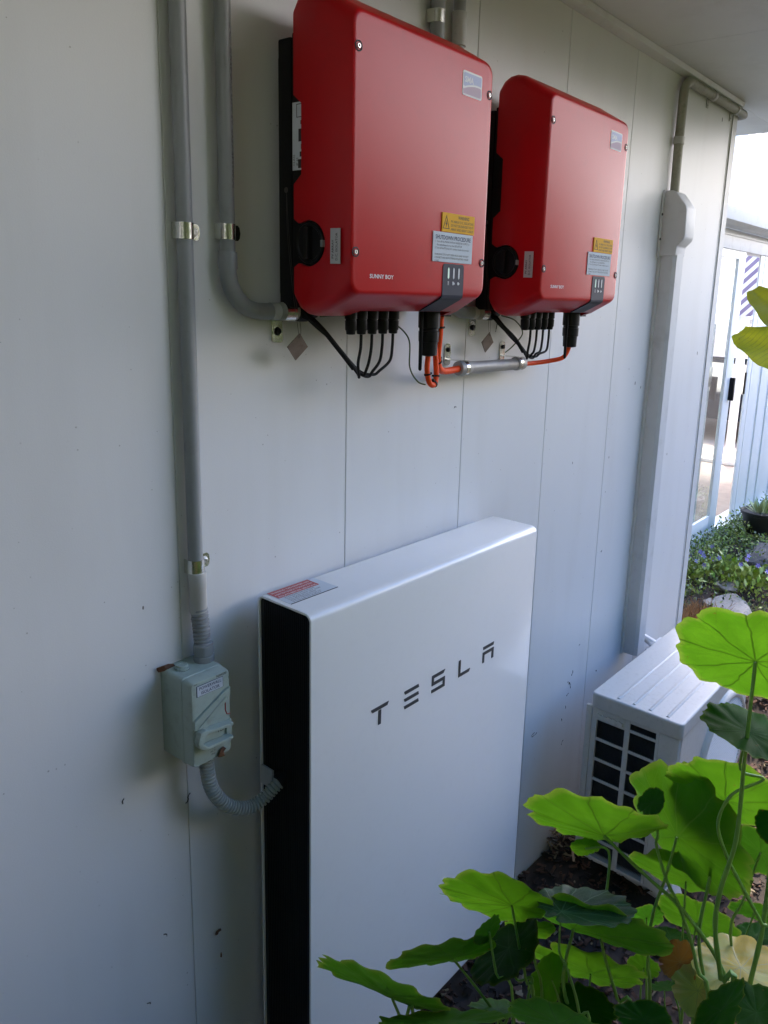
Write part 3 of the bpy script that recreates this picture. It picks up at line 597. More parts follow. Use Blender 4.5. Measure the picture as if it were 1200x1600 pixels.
# grey display strip wrapping down over the lower bevel
mb = MB(); rr_ = rrect(.3095, .3745, 1.700, 1.7655, .006, 4)
front = [(x, -.1965, z) for x, z in rr_ if z > 1.73]; front = sorted(front, key=lambda q: 0)
path = [(-.1966, 1.7655 - .006), (-.1966, 1.7075), (-.1952, 1.7030), (-.1895, 1.6985), (-.1420, 1.6748)]
top = [(x, z) for x, z in rr_ if z > 1.73]
mb.prism(top, 'y', -.1966, -.1945)
vs = []
for (y, z) in path:
    for x in (.3095, .3745): vs.append((x, y, z))
n = len(path)
fs = [(2 * i, 2 * i + 1, 2 * i + 3, 2 * i + 2) for i in range(n - 1)]
vs2 = [(x, y + .0016, z + .0016) for x, y, z in vs]
mb.add(vs + vs2, fs + [(2 * n + a, 2 * n + b, 2 * n + c, 2 * n + d) for a, b, c, d in fs] + [(2 * i, 2 * i + 2, 2 * n + 2 * i + 2, 2 * n + 2 * i) for i in range(n - 1)] + [(2 * i + 1, 2 * i + 3, 2 * n + 2 * i + 3, 2 * n + 2 * i + 1) for i in range(n - 1)])
dp = mb.build('display_panel', M_grey, inv, smooth=False)
for k, x in enumerate((.3265, .3425, .3585)):
    mb = MB(); mb.prism([(x - .0022, 1.7400), (x, 1.7375), (x + .0022, 1.7400), (x + .0022, 1.7560), (x, 1.7590), (x - .0022, 1.7560)], 'y', -.1972, -.1964); mb.build('status_light', M_led if k == 0 else M_lens, dp, smooth=False)
    mb = MB(); zc = 1.7295
    if k == 0: [mb.box(x - .0022, x + .0022, -.1971, -.1966, zc + d, zc + d + .0008) for d in (-.003, -.001, .001, .003)]
    elif k == 1: mb.box(x - .0028, x + .0004, -.1971, -.1966, zc - .003, zc + .0035); mb.lathe((x + .002, -.1966, zc), (0, -1, 0), [(0, .002), (.0005, .002)], 10)
    else: mb.lathe((x - .001, -.1966, zc), (0, -1, 0), [(0, .003), (.0005, .003)], 12); mb.box(x + .001, x + .004, -.1971, -.1966, zc - .0006, zc + .0006)
    mb.build('symbol', M_lens, dp, smooth=False)
# maker's plate
def plate(name, x0, x1, z0, z1, r, y, t, m, par): mb = MB(); mb.prism(rrect(x0, x1, z0, z1, r, 5), 'y', y - t, y); return mb.build(name, m, par, smooth=False)
lg = plate('badge', .3480, .4075, 2.0665, 2.1085, .004, -.1955, .0008, M_white, inv)
mb = MB(); arc = [(.3500 + .0555 * t / 12, 2.0790 + .0090 * sin(pi * (t / 12) * .62)) for t in range(13)]
mb.prism([(.3506, 2.1030)] + [(.3506, 2.0830)] + [(min(x, .4048), z + .0016) for x, z in arc[1:]] + [(.4048, 2.1030), (.4030, 2.1055), (.3525, 2.1055)], 'y', -.1966, -.1961); mb.build('badge_upper_field', M_logo, lg, smooth=False)
mb = MB(); mb.prism([(.3506, 2.0695), (.4035, 2.0695), (.4048, 2.0710)] + [(min(x, .4048), z - .0016) for x, z in arc[::-1]], 'y', -.1966, -.1961); mb.build('badge_lower_field', M_logo2, lg, smooth=False)
text('SMA', .0140, M_white, lg, (.3535, -.1969, 2.0895), (1, 0, 0), (0, 0, 1), bold=.0004)
text('SUNNY BOY', .0098, M_white, inv, (.1120, -.1959, 1.7315), (1, 0, 0), (0, 0, 1), fit=.060, bold=.00012, name='model_lettering')
# stickers
s1 = plate('warning_label', .3010, .4010, 1.8225, 1.8565, .0008, -.1955, .0022, M_yel, inv)
mb = MB(); A, B, C = (.3130, 1.8520), (.3035, 1.8280), (.3225, 1.8280)
def tri(k): cx, cz = .3130, 1.8352; return [(cx + (p[0] - cx) * k, cz + (p[1] - cz) * k) for p in (A, B, C)]
a, b = tri(1), tri(.84)
for i in range(3): mb.prism([a[i], a[(i + 1) % 3], b[(i + 1) % 3], b[i]], 'y', -.1981, -.1977)
mb.prism([(.3135, 1.8430), (.3105, 1.8360), (.3128, 1.8362), (.3120, 1.8305), (.3155, 1.8380), (.3132, 1.8378)], 'y', -.1981, -.1977); mb.build('warning_triangle', M_ink, s1, smooth=False)
text('WARNING', .0082, M_ink, s1, (.3490, -.1979, 1.8475), (1, 0, 0), (0, 0, 1), fit=.034, bold=.0001)
text(['PV ARRAY D.C. ISOLATORS', 'DO NOT DE-ENERGISE THE PV', 'ARRAY AND ARRAY CABLES'], .0062, M_ink, s1, (.3270, -.1979, 1.8400), (1, 0, 0), (0, 0, 1), fit=.070, spacing=1.12)
s2 = plate('procedure_label', .2765, .3975, 1.7680, 1.8215, .0008, -.1955, .0018, M_label, inv)
text('SHUTDOWN PROCEDURE', .0105, M_inkb, s2, (.2830, -.1975, 1.8085), (1, 0, 0), (0, 0, 1), fit=.108, bold=.00018)
text(['1. Turn off the MAIN SWITCH INVERTER SUPPLY in', '    the switchboard or at the ISOLATOR', '2. Turn off the PV array D.C. isolator beside the inverter', '', 'WARNING: DO NOT OPEN PLUG AND SOCKET', 'CONNECTORS OR PV STRING ISOLATORS UNDER', 'LOAD'], .0050, M_ink, s2, (.2815, -.1975, 1.8025), (1, 0, 0), (0, 0, 1), fit=.105, spacing=1.15)
mb = MB(); mb.box(.0608, .0622, -.1765, -.1540, 1.7520, 1.8085); s3 = mb.build('isolator_label', M_labelg, inv, smooth=False)
for k, s_ in enumerate(('PV ARRAY', 'D.C. ISOLATOR')):
    text(s_, .0068, M_ink, s3, (.0606, -.1620 - .0090 * k, 1.7600 - .003 * k), (0, 0, 1), (0, 1, 0), fit=(.030, .044)[k], bold=.00008)
mb = MB(); mb.box(.0668, .0674, -.0880, -.0545, 1.9050, 2.0120); s4 = mb.build('rating_label', M_label, inv, smooth=False)
mb = MB()
for (ya, yb, za, zb) in ((-.066, -.0650, 1.988, 2.009), (-.0815, -.066, 2.008, 2.009), (-.0815, -.066, 1.988, 1.989), (-.0815, -.075, 1.977, 1.983), (-.080, -.070, 1.950, 1.970), (-.0815, -.076, 1.938, 1.946), (-.0815, -.073, 1.926, 1.934), (-.0815, -.069, 1.908, 1.922)): mb.box(.0664, .0669, ya, yb, za, zb)
mb.build('printed_boxes', M_ink, s4, smooth=False)
text(['CLASS', 'IP 65'], .0065, M_ink, s4, (.0664, -.061, 1.912), (0, 0, 1), (0, 1, 0))
# sockets underneath
for x in (.165, .1925, .2215, .2515, .2810):
    mb = MB(); mb.lathe((x, -.100, 1.675), (0, 0, -1), [(0, .0118), (.016, .0118), (.017, .0100), (.019, .0100), (.020, .0112), (.036, .0108), (.038, .0092), (.044, .0085), (.045, .0045)], 12); mb.build('solar_plug', M_blackg, inv)
mb = MB(); mb.lathe((.392, -.100, 1.678), (0, 0, -1), [(0, .0225), (.038, .0225), (.039, .0200), (.044, .0200), (.045, .0215), (.066, .0210), (.067, .0190), (.094, .0180), (.096, .0085)], 10); mb.build('mains_plug', M_blackg, inv)
mb = MB(); mb.tube([(.361, -.105, 1.675), (.361, -.105, 1.557), (.361, -.105, 1.554)], [.0042, .0036, .002], 10); mb.build('antenna', M_black, inv)
mb = MB(); mb.box(.425, .449, -.112, -.075, 1.6635, 1.6665); mb.build('cable_port', M_black, inv)
inv2 = copy_tree(inv)
for c in [c for c in inv2.children if c.name.startswith('rating_label')]:
    for g_ in list(c.children): bpy.data.objects.remove(g_)
    bpy.data.objects.remove(c)
inv2.location = inv.location; inv2.location = Vector(inv.location) + Vector((.594, 0, 0))
inv2['label'] = 'red and black solar inverter, the farther one, with bare boards to its right'
# cables under the inverters
def dc_cables(dx, gland, near):
    zz = 1.549 if dx == 0 else 1.560
    for i, x in enumerate((.1925, .2215, .2515, .2810)):
        j = (i % 2) * .003
        pts = [(x + dx, -.100, 1.634), (x + dx - .001, -.100, 1.605), (x + dx - .006, -.099, 1.578), (x + dx - .004 - (x - .2) * .35, -.096, zz + .010), (dx + .2 + (x - .2) * .45, -.092, zz + j), (dx + .198 + (x - .2) * .1, -.088, zz + .006 + j), (dx + .182, -.080, zz + .028 + j), (dx + .150, -.066 - j, 1.616), (dx + .122, -.05, 1.648 - j), (gland, -.030 - j, 1.663 + .003 * (i - 1.5))]
        P = smoothpath(pts, 9); mb = MB(); mb.tube(P, .0029, 10)
        c = mb.build('solar_cable', M_blackg, loc=P[0])
        tag(c, '%s black solar cable looping under the %s red inverter, counted from the left' % (('first', 'second', 'third', 'fourth')[i], near), 'cable', 'black cable loops under the %s inverter' % near)
    P = smoothpath([(dx + .190, -.084, zz + .016), (dx + .165, -.074, zz + .048), (dx + .136, -.058, 1.636), (gland + .012, -.034, 1.660)], 8); mb = MB(); mb.tube(P, [.0048] * (len(P) - 1) + [.0040], 12); s_ = mb.build('cable_sleeve', M_black, loc=P[0]); tag(s_, 'black sleeve gathering the solar cables left of the %s inverter plugs' % near, 'sleeve')
dc_cables(0, .112, 'nearer'); dc_cables(.594, .715, 'farther')
def ties(mb, P, idx, r):
    for i in idx:
        t = (P[i + 1] - P[i]).normalized(); mb.lathe(P[i] - t * .002, t, [(0, r), (0, r + .0016), (.004, r + .0016), (.004, r)], 14)
        s_ = t.cross(Vector((0, 1, 0))).normalized(); mb.obox(P[i] + s_ * (r + .003), s_ * .003, t * .002, t.cross(s_) * .0028)
def orange(label, pts, r, tie):
    P = smoothpath(pts, 10); mb = MB(); mb.tube(P, r, 14); c = mb.build('mains_cable', M_orange, loc=P[0]); tag(c, label, 'cable')
    mb = MB(); ties(mb, P, tie, r); 
    if tie: mb.build('cable_tie', M_black, c)
    return c
orange('short orange cable hanging in a tight loop below the nearer inverter plug', [(.392, -.100, 1.583), (.388, -.102, 1.553), (.394, -.104, 1.528), (.410, -.102, 1.521), (.424, -.098, 1.535), (.426, -.092, 1.585), (.424, -.085, 1.650)], .0058, (13, 33, 41))
orange('thick orange cable dropping from the nearer inverter into the metal tube', [(.437, -.094, 1.666), (.437, -.092, 1.62), (.441, -.086, 1.580), (.462, -.074, 1.553), (.505, -.058, 1.541), (.575, -.050, 1.543)], .0078, (6, 24))
orange('thin orange cable curving from the metal tube up to the farther inverter', [(.820, -.050, 1.541), (.880, -.054, 1.541), (.935, -.072, 1.546), (.972, -.092, 1.556), (.986, -.100, 1.585)], .0058, ())
for dx, pts in ((0, [(.150, -.034, 1.660), (.25, -.03, 1.662), (.315, -.05, 1.655), (.350, -.08, 1.620), (.352, -.085, 1.56), (.372, -.09, 1.530), (.392, -.095, 1.522)]), (.6, [(.745, -.04, 1.662), (.80, -.045, 1.650), (.845, -.04, 1.618), (.835, -.02, 1.585), (.812, -.012, 1.568)])):
    P = smoothpath(pts, 8); mb = MB(); mb.tube(P, .0016, 8); c = mb.build('earth_wire', mat('earth_wire', (.05, .09, .02), .5), loc=P[0])
    tag(c, ('thin green and black wire drooping behind the nearer inverter plug' if dx == 0 else 'thin green and black wire looping above the right end of the metal tube'), 'wire')
# metal tube carrying the orange cable
tb = empty('metal_tube', (.7, -.05, 1.543), 'short bare aluminium tube strapped to the wall between the two inverters', 'tube')
mb = MB(); mb.tube([(.585, -.05, 1.5435), (.815, -.05, 1.5415)], .0142, 24); mb.build('pipe', M_tube, tb)
for xa, xb in ((.563, .603), (.800, .836)): mb = MB(); mb.lathe((xa, -.05, 1.543), (1, 0, 0), [(0, .0125), (0, .0160), (.002, .0168), (xb - xa - .002, .0168), (xb - xa, .016), (xb - xa, .0138)], 24); mb.build('collar', M_tube, tb)
for xc in (.583, .812):
    mb = MB(); mb.prism(rrect(xc - .011, xc + .011, 1.545, 1.597, .0095, 5), 'y', -.0035, -.0005); mb.lathe((xc - .006, -.05, 1.543), (1, 0, 0), [(0, .0168), (0, .0178), (.012, .0178), (.012, .0168)], 20); mb.box(xc - .006, xc + .006, -.048, -.002, 1.5585, 1.5605)
    b = mb.build('saddle', M_zinc, tb)
    mb = MB(); mb.lathe((xc, -.0035, 1.582), (0, -1, 0), [(0, .0055), (.003, .0055), (.0045, .0035), (.0045, 0)], 10); mb.build('screw', M_black, b)
# ================================================================== conduits on the wall
cd = empty('conduit', (-.131, -.03, 1.06), 'straight grey conduit running down the left board to the isolator box', 'conduit')
mb = MB(); mb.tube([(-.1220, -.016, 1.20), (-.1220, -.016, 1.7), (-.1220, -.016, 2.2), (-.1220, -.016, 2.461)], .0128, 28); mb.build('pipe', M_pvc, cd)
mb = MB(); mb.lathe((-.1212, -.018, 1.223), (0, 0, -1), [(0, .0131), (0, .0150), (.002, .0157), (.030, .0157), (.031, .0151), (.070, .0151), (.074, .0145)], 26); mb.build('coupling', M_pvcl, cd)
def corr(P, r, pitch, amp, seg=16):
    # resample evenly, then swell and pinch the radius
    L = [0]
    for i in range(1, len(P)): L.append(L[-1] + (P[i] - P[i - 1]).length)
    n = int(L[-1] / (pitch / 6)); out = []; rr = []; j = 0
    for k in range(n + 1):
        s = L[-1] * k / n
        while j < len(L) - 2 and L[j + 1] < s: j += 1
        t = (s - L[j]) / max(1e-9, L[j + 1] - L[j]); out.append(P[j].lerp(P[j + 1], t)); rr.append(r + (amp * .8, amp, amp, amp * .8, -amp * 1.9, -amp * 1.9)[k % 6])
    return out, rr
P, rr = corr(smoothpath([(-.1205, -.019, 1.156), (-.1200, -.023, 1.12), (-.1195, -.026, 1.085)], 10), .0138, .0068, .0013)
mb = MB(); mb.tube(P, rr, 22); mb.build('flexible_sleeve', M_pvc, cd)
mb = MB(); mb.lathe((-.1190, -.027, 1.092), (0, 0, -1), [(0, .0150), (0, .0172), (.004, .0178), (.018, .0178), (.019, .0168), (.021, .0168), (.022, .0180), (.034, .0180)], 12); mb.build('gland', M_pvc, cd, bevel=.0005)
def pipe_clip(x, z, label, m_tab=None, r=.0128):
    t = empty('pipe_clip', (x, -.01, z), label, 'clip', 'pipe saddles on the grey conduits'); h = .0125
    mb = MB(); pr = []
    for k in range(13):
        a = radians(180 + 180 * k / 12); pr.append((x + (r + .0016) * cos(a), -.016 + (r + .0016) * sin(a)))
    inn = [(x + (r + .0004) * (px - x) / (r + .0016), -.016 + (py + .016) * (r + .0004) / (r + .0016)) for px, py in pr]
    mb.prism([(x - r - .0016, -.002)] + pr + [(x + r + .0016, -.002), (x + r + .0004, -.002)] + inn[::-1] + [(x - r - .0004, -.002)], 'z', z - h, z + h); mb.build('band', M_zinc, t)
    mb = MB(); mb.prism([(x + r - .004, z - h), (x + r + .020, z - h)] + [(x + r + .020 + .005 * sin(a), z - h * cos(a)) for a in (pi * .25, pi * .5, pi * .75)] + [(x + r + .020, z + h), (x + r - .004, z + h)], 'y', -.0025, -.0005); mb.build('tab', m_tab or M_zinc, t, smooth=False)
    mb = MB(); mb.lathe((x + r + .0135, -.0025, z), (0, -1, 0), [(0, .0078), (.001, .0078), (.001, .0058), (.004, .0056), (.0048, .0045), (.0048, .0022), (.003, .0020), (.003, 0)], 6); mb.build('screw', m_tab or M_steel, t)
    return t
pipe_clip(-.1220, 1.792, 'bright zinc pipe saddle high on the long straight conduit, left of the other clip')
pipe_clip(-.1215, 1.2345, 'zinc pipe saddle low on the long conduit just above its white coupling')
cd2 = empty('conduit', (-.052, -.03, 1.67), 'printed grey conduit that turns right under the nearer inverter', 'conduit')
PXP = -.0420; PYP = -.017
mb = MB(); mb.tube([(PXP, PYP, 1.74), (PXP, PYP, 2.1), (PXP, PYP, 2.461)], .0128, 28); mb.build('pipe', M_pvc, cd2)
mb = MB(); mb.lathe((PXP, PYP, 1.765), (0, 0, -1), [(0, .0131), (0, .0150), (.0015, .0157), (.028, .0157), (.028, .0140)], 28)
arcp = [(PXP + .066 - .066 * cos(a), PYP, 1.734 - .066 * sin(a)) for a in [pi / 2 * k / 14 for k in range(15)]]
mb.tube([(PXP, PYP, 1.745)] + arcp + [(PXP + .09, PYP, 1.668)], .0146, 28); mb.build('elbow', M_pvc, cd2)
mb = MB(); mb.lathe((PXP + .088, PYP, 1.668), (1, 0, 0), [(0, .0140), (0, .0155), (.030, .0155), (.031, .0135), (.034, .0135), (.035, .0160), (.058, .0160)], 26); mb.build('coupling', M_pvcl, cd2)
mb = MB(); mb.lathe((PXP + .145, PYP, 1.668), (1, 0, 0), [(0, .0150), (.001, .0170), (.012, .0185), (.028, .0185), (.034, .0150), (.050, .0120), (.052, .006)], 12); mb.build('gland', M_black, cd2)
cd3 = copy_tree(cd2); cd3.location = Vector(cd2.location) + Vector((.603, 0, 0)); cd3['label'] = 'grey conduit behind the nearer inverter, turning right towards the farther inverter'
text('PG002545 KEYPLAS DEO AVC 25MM HD T', .0115, mat('pipe_print', (.12, .12, .13), .6), cd2, (PXP, PYP, 1.865), (0, 0, 1), (1, 0, 0), wrap=(PXP, PYP, .01295, radians(-40)), fit=.245, bold=.0001, name='print')
pipe_clip(PXP, 1.797, 'pipe saddle with a blackened tab on the printed conduit, just above its elbow', M_black)
cd4 = empty('conduit', (.476, -.03, 2.2), 'short grey conduit rising from behind the nearer inverter to the soffit', 'conduit')
mb = MB(); mb.tube([(.4885, -.017, 1.95), (.4885, -.017, 2.2), (.4885, -.017, 2.461)], .0150, 24); mb.build('pipe', M_pvc, cd4)
pipe_clip(.4885, 2.262, 'steel pipe saddle above the top edge of the nearer inverter', r=.0150)
mb = MB(); mb.lathe((.561, -.017, 2.290), (0, 0, -1), [(0, .0131), (0, .0160), (.065, .0160), (.066, .0131)], 26); j = mb.build('coupling', M_pvcl, cd3)
# hanging metal tags
def hang_tag(dx, label, cat, zt=1.607):
    t = empty('hanging_tag', (.078 + dx, -.05, zt), label, 'tag', 'square metal tags hanging on wire')
    mb = MB(); c = Vector((.079 + dx, -.052, zt)); u = Vector((.72, -.12, .68)).normalized(); v = Vector((-.66, -.1, .74)).normalized(); nn = u.cross(v)
    mb.obox(c, u * .0175, v * .0165, nn * .0009)
    for a_ in (-1, 1):
        for b_ in (-1, 1): mb.lathe(c + u * .0125 * a_ + v * .0115 * b_ - nn * .0016, nn, [(0, .0018), (.0032, .0018)], 8)
    mb.obox(c - nn * .0009, u * .009, v * .0026, nn * .0006)
    mb.build('plate', mat('old_tin', (.17, .135, .115), .6, .5, nscale=70, namt=.5, dirt=.9, dscale=130, dcol=(.06, .03, .02)), t, smooth=False)
    mb = MB(); top = c + (u + v) * .0125
    mb.tube(smoothpath([top + Vector((-.001, -.002, -.002)), top + Vector((-.003, 0, .02)), (.064 + dx, -.058, 1.70), (.0600 + dx, -.0485, 1.80), (.0605 + dx, -.046, 1.868)], 6), .00042, 5)
    mb.tube(smoothpath([top + Vector((.001, -.002, -.002)), top + Vector((.004, 0, .02)), (.066 + dx, -.060, 1.70), (.0602 + dx, -.0520, 1.80), (.0605 + dx, -.046, 1.868)], 6), .00042, 5)
    mb.lathe((.0590 + dx, -.046, 1.873), (1, 0, 0), [(0, .0030), (0, .0046), (.001, .0046), (.001, .0030)], 14)
    mb.build('wire', M_wire, t)
hang_tag(0, 'rusty square metal tag hanging on wire below the nearer inverter', 'tag')
hang_tag(.594, 'rusty square metal tag hanging above the aluminium tube, beside the farther inverter', 'tag', 1.600)
for dx, lb in ((0, 'small zinc wall strap holding the conduit elbow behind the nearer hanging tag'), (.603, 'small zinc wall strap holding the conduit behind the farther hanging tag')):
    t = empty('wall_strap', (.073 + dx, 0, 1.64), lb, 'strap', 'zinc straps on the conduit elbows')
    mb = MB(); mb.prism(rrect(.061 + dx, .087 + dx, 1.612, 1.656, .006, 4), 'y', -.003, -.0005); mb.lathe((.062 + dx, -.03, 1.668), (1, 0, 0), [(0, .0160), (0, .0170), (.024, .0170), (.024, .0160)], 24); mb.build('band', M_zinc, t)
    mb = MB(); mb.lathe((.074 + dx, -.003, 1.632), (0, -1, 0), [(0, .0078), (.001, .0078), (.001, .006), (.005, .0055), (.005, 0)], 10); mb.build('screw', M_black, t)
# ================================================================== isolator switch box
iso = empty('isolator_switch_box', (-.146, 0, .90), 'pale grey-green switch box with a lever handle, left of the battery', 'switch box')
X0, X1, Z0, Z1 = -.187, -.106, .899, 1.060
def fr(y, g, r): return [(a, y, b) for a, b in rrect(X0 + g, X1 - g, Z0 + g, Z1 - g, r, 5)]
mb = MB(); mb.loft([fr(-.0005, -.0015, .008), fr(-.050, 0, .008), fr(-.0512, .0004, .008), fr(-.0513, .0035, .006)]); mb.build('base', M_iso, iso)
mb = MB(); mb.loft([fr(-.0514, .0034, .006), fr(-.0528, .0034, .006), fr(-.0530, -.0010, .009), fr(-.0600, -.0010, .009), fr(-.0612, 0.0002, .008), fr(-.0800, .0010, .008), fr(-.0845, .0028, .007), fr(-.0855, .0055, .006)]); lid = mb.build('lid', M_iso, iso)
mb = MB(); mb.lathe((-.163, -.026, 1.0600), (0, 0, 1), [(0, .0135), (.0015, .0135), (.0016, .0125), (.004, .0125), (.0042, .0100), (.0080, .0098), (.0085, .0080), (.0070, .0078), (.0070, 0)], 24); pl = mb.build('blanking_plug', M_iso, iso)
mb = MB(); mb.lathe((-.163, -.026, 1.0592), (0, 0, 1), [(0, .0142), (.0012, .0142)], 24); mb.build('rubber_washer', M_black, pl)
# moulded shield: a wedge running up to the right on the lid
mb = MB(); mb.prism([(-.184, .974), (-.184, .990), (-.122, 1.0245), (-.1105, 1.0285), (-.1105, 1.010), (-.119, 1.006), (-.162, .969)], 'y', -.0905, -.0850); mb.build('shield', M_iso, lid, bevel=.0016)
mb = MB(); mb.prism([(-.178, .976), (-.122, 1.014), (-.119, 1.007), (-.165, .968)], 'y', -.0925, -.0900); mb.build('shield_ridge', M_iso, lid, bevel=.001)
h = MB(); h.prism([(-.182, .944), (-.185, .955), (-.180, .972), (-.170, .975), (-.166, .9715), (-.114, .9645), (-.114, .9590), (-.165, .9655), (-.173, .9620), (-.174, .948), (-.167, .9415), (-.115, .9395), (-.115, .9345), (-.166, .9350)], 'y', -.1020, -.0865); hd = h.build('handle', M_iso, iso, bevel=.0009)
mb = MB(); mb.lathe((-.172, -.0850, .956), (0, -1, 0), [(0, .0150), (.0030, .0150), (.0040, .0140), (.0040, 0)], 24); mb.build('pivot', M_iso, hd)
mb = MB(); mb.box(-.120, -.1085, -.0895, -.0852, .9350, .9640); mb.build('lock_plate', M_iso, iso, bevel=.001)
mb = MB(); mb.box(-.1745, -.1235, -.0868, -.0855, 1.0320, 1.0505); lb = mb.build('name_label', M_label, iso, smooth=False)
mb = MB(); mb.box(-.1755, -.1225, -.0862, -.0855, 1.0312, 1.0513); mb.build('label_border', M_inkb, lb, smooth=False)
text(['POWERWALL', 'ISOLATOR'], .0078, M_inkb, lb, (-.149, -.0871, 1.0432), (1, 0, 0), (0, 0, 1), align='CENTER', fit=.044, bold=.0001, spacing=1.1)
text('IP66', .004, M_ink, lid, (-.1805, -.0858, 1.0540), (1, 0, 0), (0, 0, 1))
text('56SW220', .0052, M_ink, lid, (-.1360, -.0858, 1.0533), (1, 0, 0), (0, 0, 1), bold=.0001)
text('I ON', .0078, M_ink, iso, (-.136, -.0868, .9490), (1, 0, 0), (0, 0, 1), bold=.0001)
text(['230V  50Hz', 'MAX 20 A', 'AC 21', 'IP66'], .0046, M_ink, lid, (-.146, -.0859, .9280), (1, 0, 0), (0, 0, 1), align='CENTER')
mb = MB()
for x, z in ((-.1795, 1.040), (-.1150, 1.0440), (-.1795, .909), (-.1145, .927)):
    mb.lathe((x, -.0852, z), (0, -1, 0), [(0, .0056), (.0006, .0056), (.0006, .0048), (-.0004, .0046), (-.0004, 0)], 18)
mb.build('screw_caps', M_iso, lid)
mb = MB(); mb.tube([(-.119, -.0858, 1.000), (-.119, -.0858, .985), (-.116, -.0858, .976), (-.109, -.0858, .974)], .0009, 6); mb.build('dial_mark', M_redl, lid)
# corrugated hose from the box to the battery
P, rr = corr(smoothpath([(-.136, -.050, .902), (-.136, -.051, .860), (-.128, -.055, .815), (-.103, -.062, .775), (-.065, -.070, .752), (-.035, -.077, .757), (-.014, -.084, .773), (.010, -.089, .788), (.034, -.092, .800)], 14), .0116, .0066, .0014)
mb = MB(); mb.tube(P, rr, 22); fx = mb.build('flexible_conduit', M_flex, loc=P[0]); mb = MB(); mb.lathe((.012, -.0885, .7885), (-.93, .18, -.32), [(0, .0150), (.014, .0150), (.017, .0138), (.017, .0120)], 20); mb.build('end_socket', M_black, bat)
tag(fx, 'grey corrugated hose curving from the switch box into the battery side', 'flexible conduit')
# dry leaf scraps caught on the wall and box
def scrap(name, label, c, s, n, seed, sx=1, sz=1, m=None):
    r_ = random.Random(seed); c = Vector(c); mb = MB(); k = 9; n = Vector(n).normalized(); u = n.cross(Vector((0, .3, 1))).normalized(); v = n.cross(u)
    a = [c + (u * cos(2 * pi * i / k) * sx + v * sin(2 * pi * i / k) * sz) * s * r_.uniform(.6, 1.1) + n * s * r_.uniform(0, .5) for i in range(k)]
    top = c + n * s * .35; b = [q - n * .0006 for q in a]; lo = top - n * .0006
    mb.add(a + [top] + b + [lo], [(i, (i + 1) % k, k) for i in range(k)] + [(k + 1 + (i + 1) % k, k + 1 + i, 2 * k + 1) for i in range(k)] + [(i, k + 1 + i, k + 1 + (i + 1) % k, (i + 1) % k) for i in range(k)])
    o = mb.build(name, m or M_brown, loc=c); tag(o, label, 'dead leaf'); return o
scrap('leaf_scrap', 'brown leaf scrap stuck at the lower right of the switch box', (-.131, -.087, .909), .010, (0, -1, 0), 1)
scrap('leaf_scrap', 'tiny brown leaf scrap on the wall right of the ribbed sleeve', (-.098, -.002, 1.125), .005, (0, -1, 0), 2)
scrap('leaf_scrap', 'tiny rust brown leaf scrap on the wall below the corrugated hose', (-.070, -.004, .722), .0055, (0, -1, 0), 3)
scrap('leaf_scrap', 'brown curled leaf behind the top left corner of the switch box', (-.184, -.006, 1.062), .016, (-.2, -1, .3), 4, 1.2, .5)
scrap('leaf_scrap', 'small dark leaf scrap low on the wall left of the battery', (-.092, -.003, .455), .008, (0, -1, 0), 5, 1, .6)
scrap('leaf_scrap', 'dark curled fibre lowest on the wall left of the battery', (-.086, -.003, .395), .007, (0, -1, 0), 6, .3, 1.1)
# ================================================================== pipe cover and conduit at the far end
dc = empty('pipe_cover', (1.768, 0, .45), 'cream square pipe cover with a rounded head running down behind the outdoor unit', 'pipe cover')
mb = MB(); mb.prism([(1.728, 0), (1.728, -.008), (1.7375, -.010), (1.7375, -.050), (1.747, -.062), (1.798, -.064), (1.8055, -.055), (1.8055, 0)], 'z', .40, 1.87); mb.build('trunking', M_trim, dc)
mb = MB(); hp = [(0, 2.072), (-.030, 2.072), (-.045, 2.066), (-.082, 2.022), (-.086, 2.010), (-.088, 1.925), (-.084, 1.912), (-.064, 1.892), (-.062, 1.862), (0, 1.862)]
mb.prism(hp, 'x', 1.7295, 1.8120); mb.build('head', M_trim, dc, bevel=.005, seg=3)
mb = MB(); mb.prism([(1.716, 1.855), (1.742, 1.855), (1.742, 2.078), (1.728, 2.074), (1.716, 2.055)], 'y', -.006, -.001); fl = mb.build('flange', M_trim, dc, bevel=.001)
mb = MB(); [mb.lathe((1.7225, -.006, z), (0, -1, 0), [(0, .0045), (.002, .0040), (.002, 0)], 8) for z in (1.915, 1.995)]; mb.build('screws', M_ink, fl)
ac4 = empty('conduit', (1.77, -.02, 2.07), 'weathered grey conduit bending along the soffit above the pipe cover', 'conduit')
mb = MB(); pth = [(1.768, -.022, 2.055), (1.768, -.020, 2.2), (1.770, -.020, 2.36)] + [(1.770 + .05 - .05 * cos(a), -.020, 2.375 + .048 * sin(a)) for a in [pi / 2 * k / 8 for k in range(1, 9)]] + [(2.1, -.020, 2.424), (2.36, -.020, 2.424), (2.378, -.016, 2.424), (2.384, 0, 2.424), (2.384, .2, 2.424)]
mb.tube(pth, .0150, 20); mb.build('pipe', mat('grimy_pipe', (.30, .30, .24), .6, nscale=14, namt=.2, dirt=.8, dscale=30, dcol=(.10, .10, .06)), ac4)
for z in (2.222,): mb = MB(); mb.lathe((1.768, -.02, z), (0, 0, 1), [(0, .0153), (0, .0185), (.022, .0185), (.022, .0153)], 20); mb.build('band', M_pvcl, ac4)
for x in (2.02, 2.262): mb = MB(); mb.lathe((x, -.02, 2.424), (1, 0, 0), [(0, .0153), (0, .0182), (.016, .0182), (.016, .0153)], 20); mb.box(x, x + .016, -.004, -.001, 2.385, 2.42); mb.lathe((x + .008, -.004, 2.394), (0, -1, 0), [(0, .004), (.003, .003)], 8); mb.build('saddle', M_pvcl, ac4)
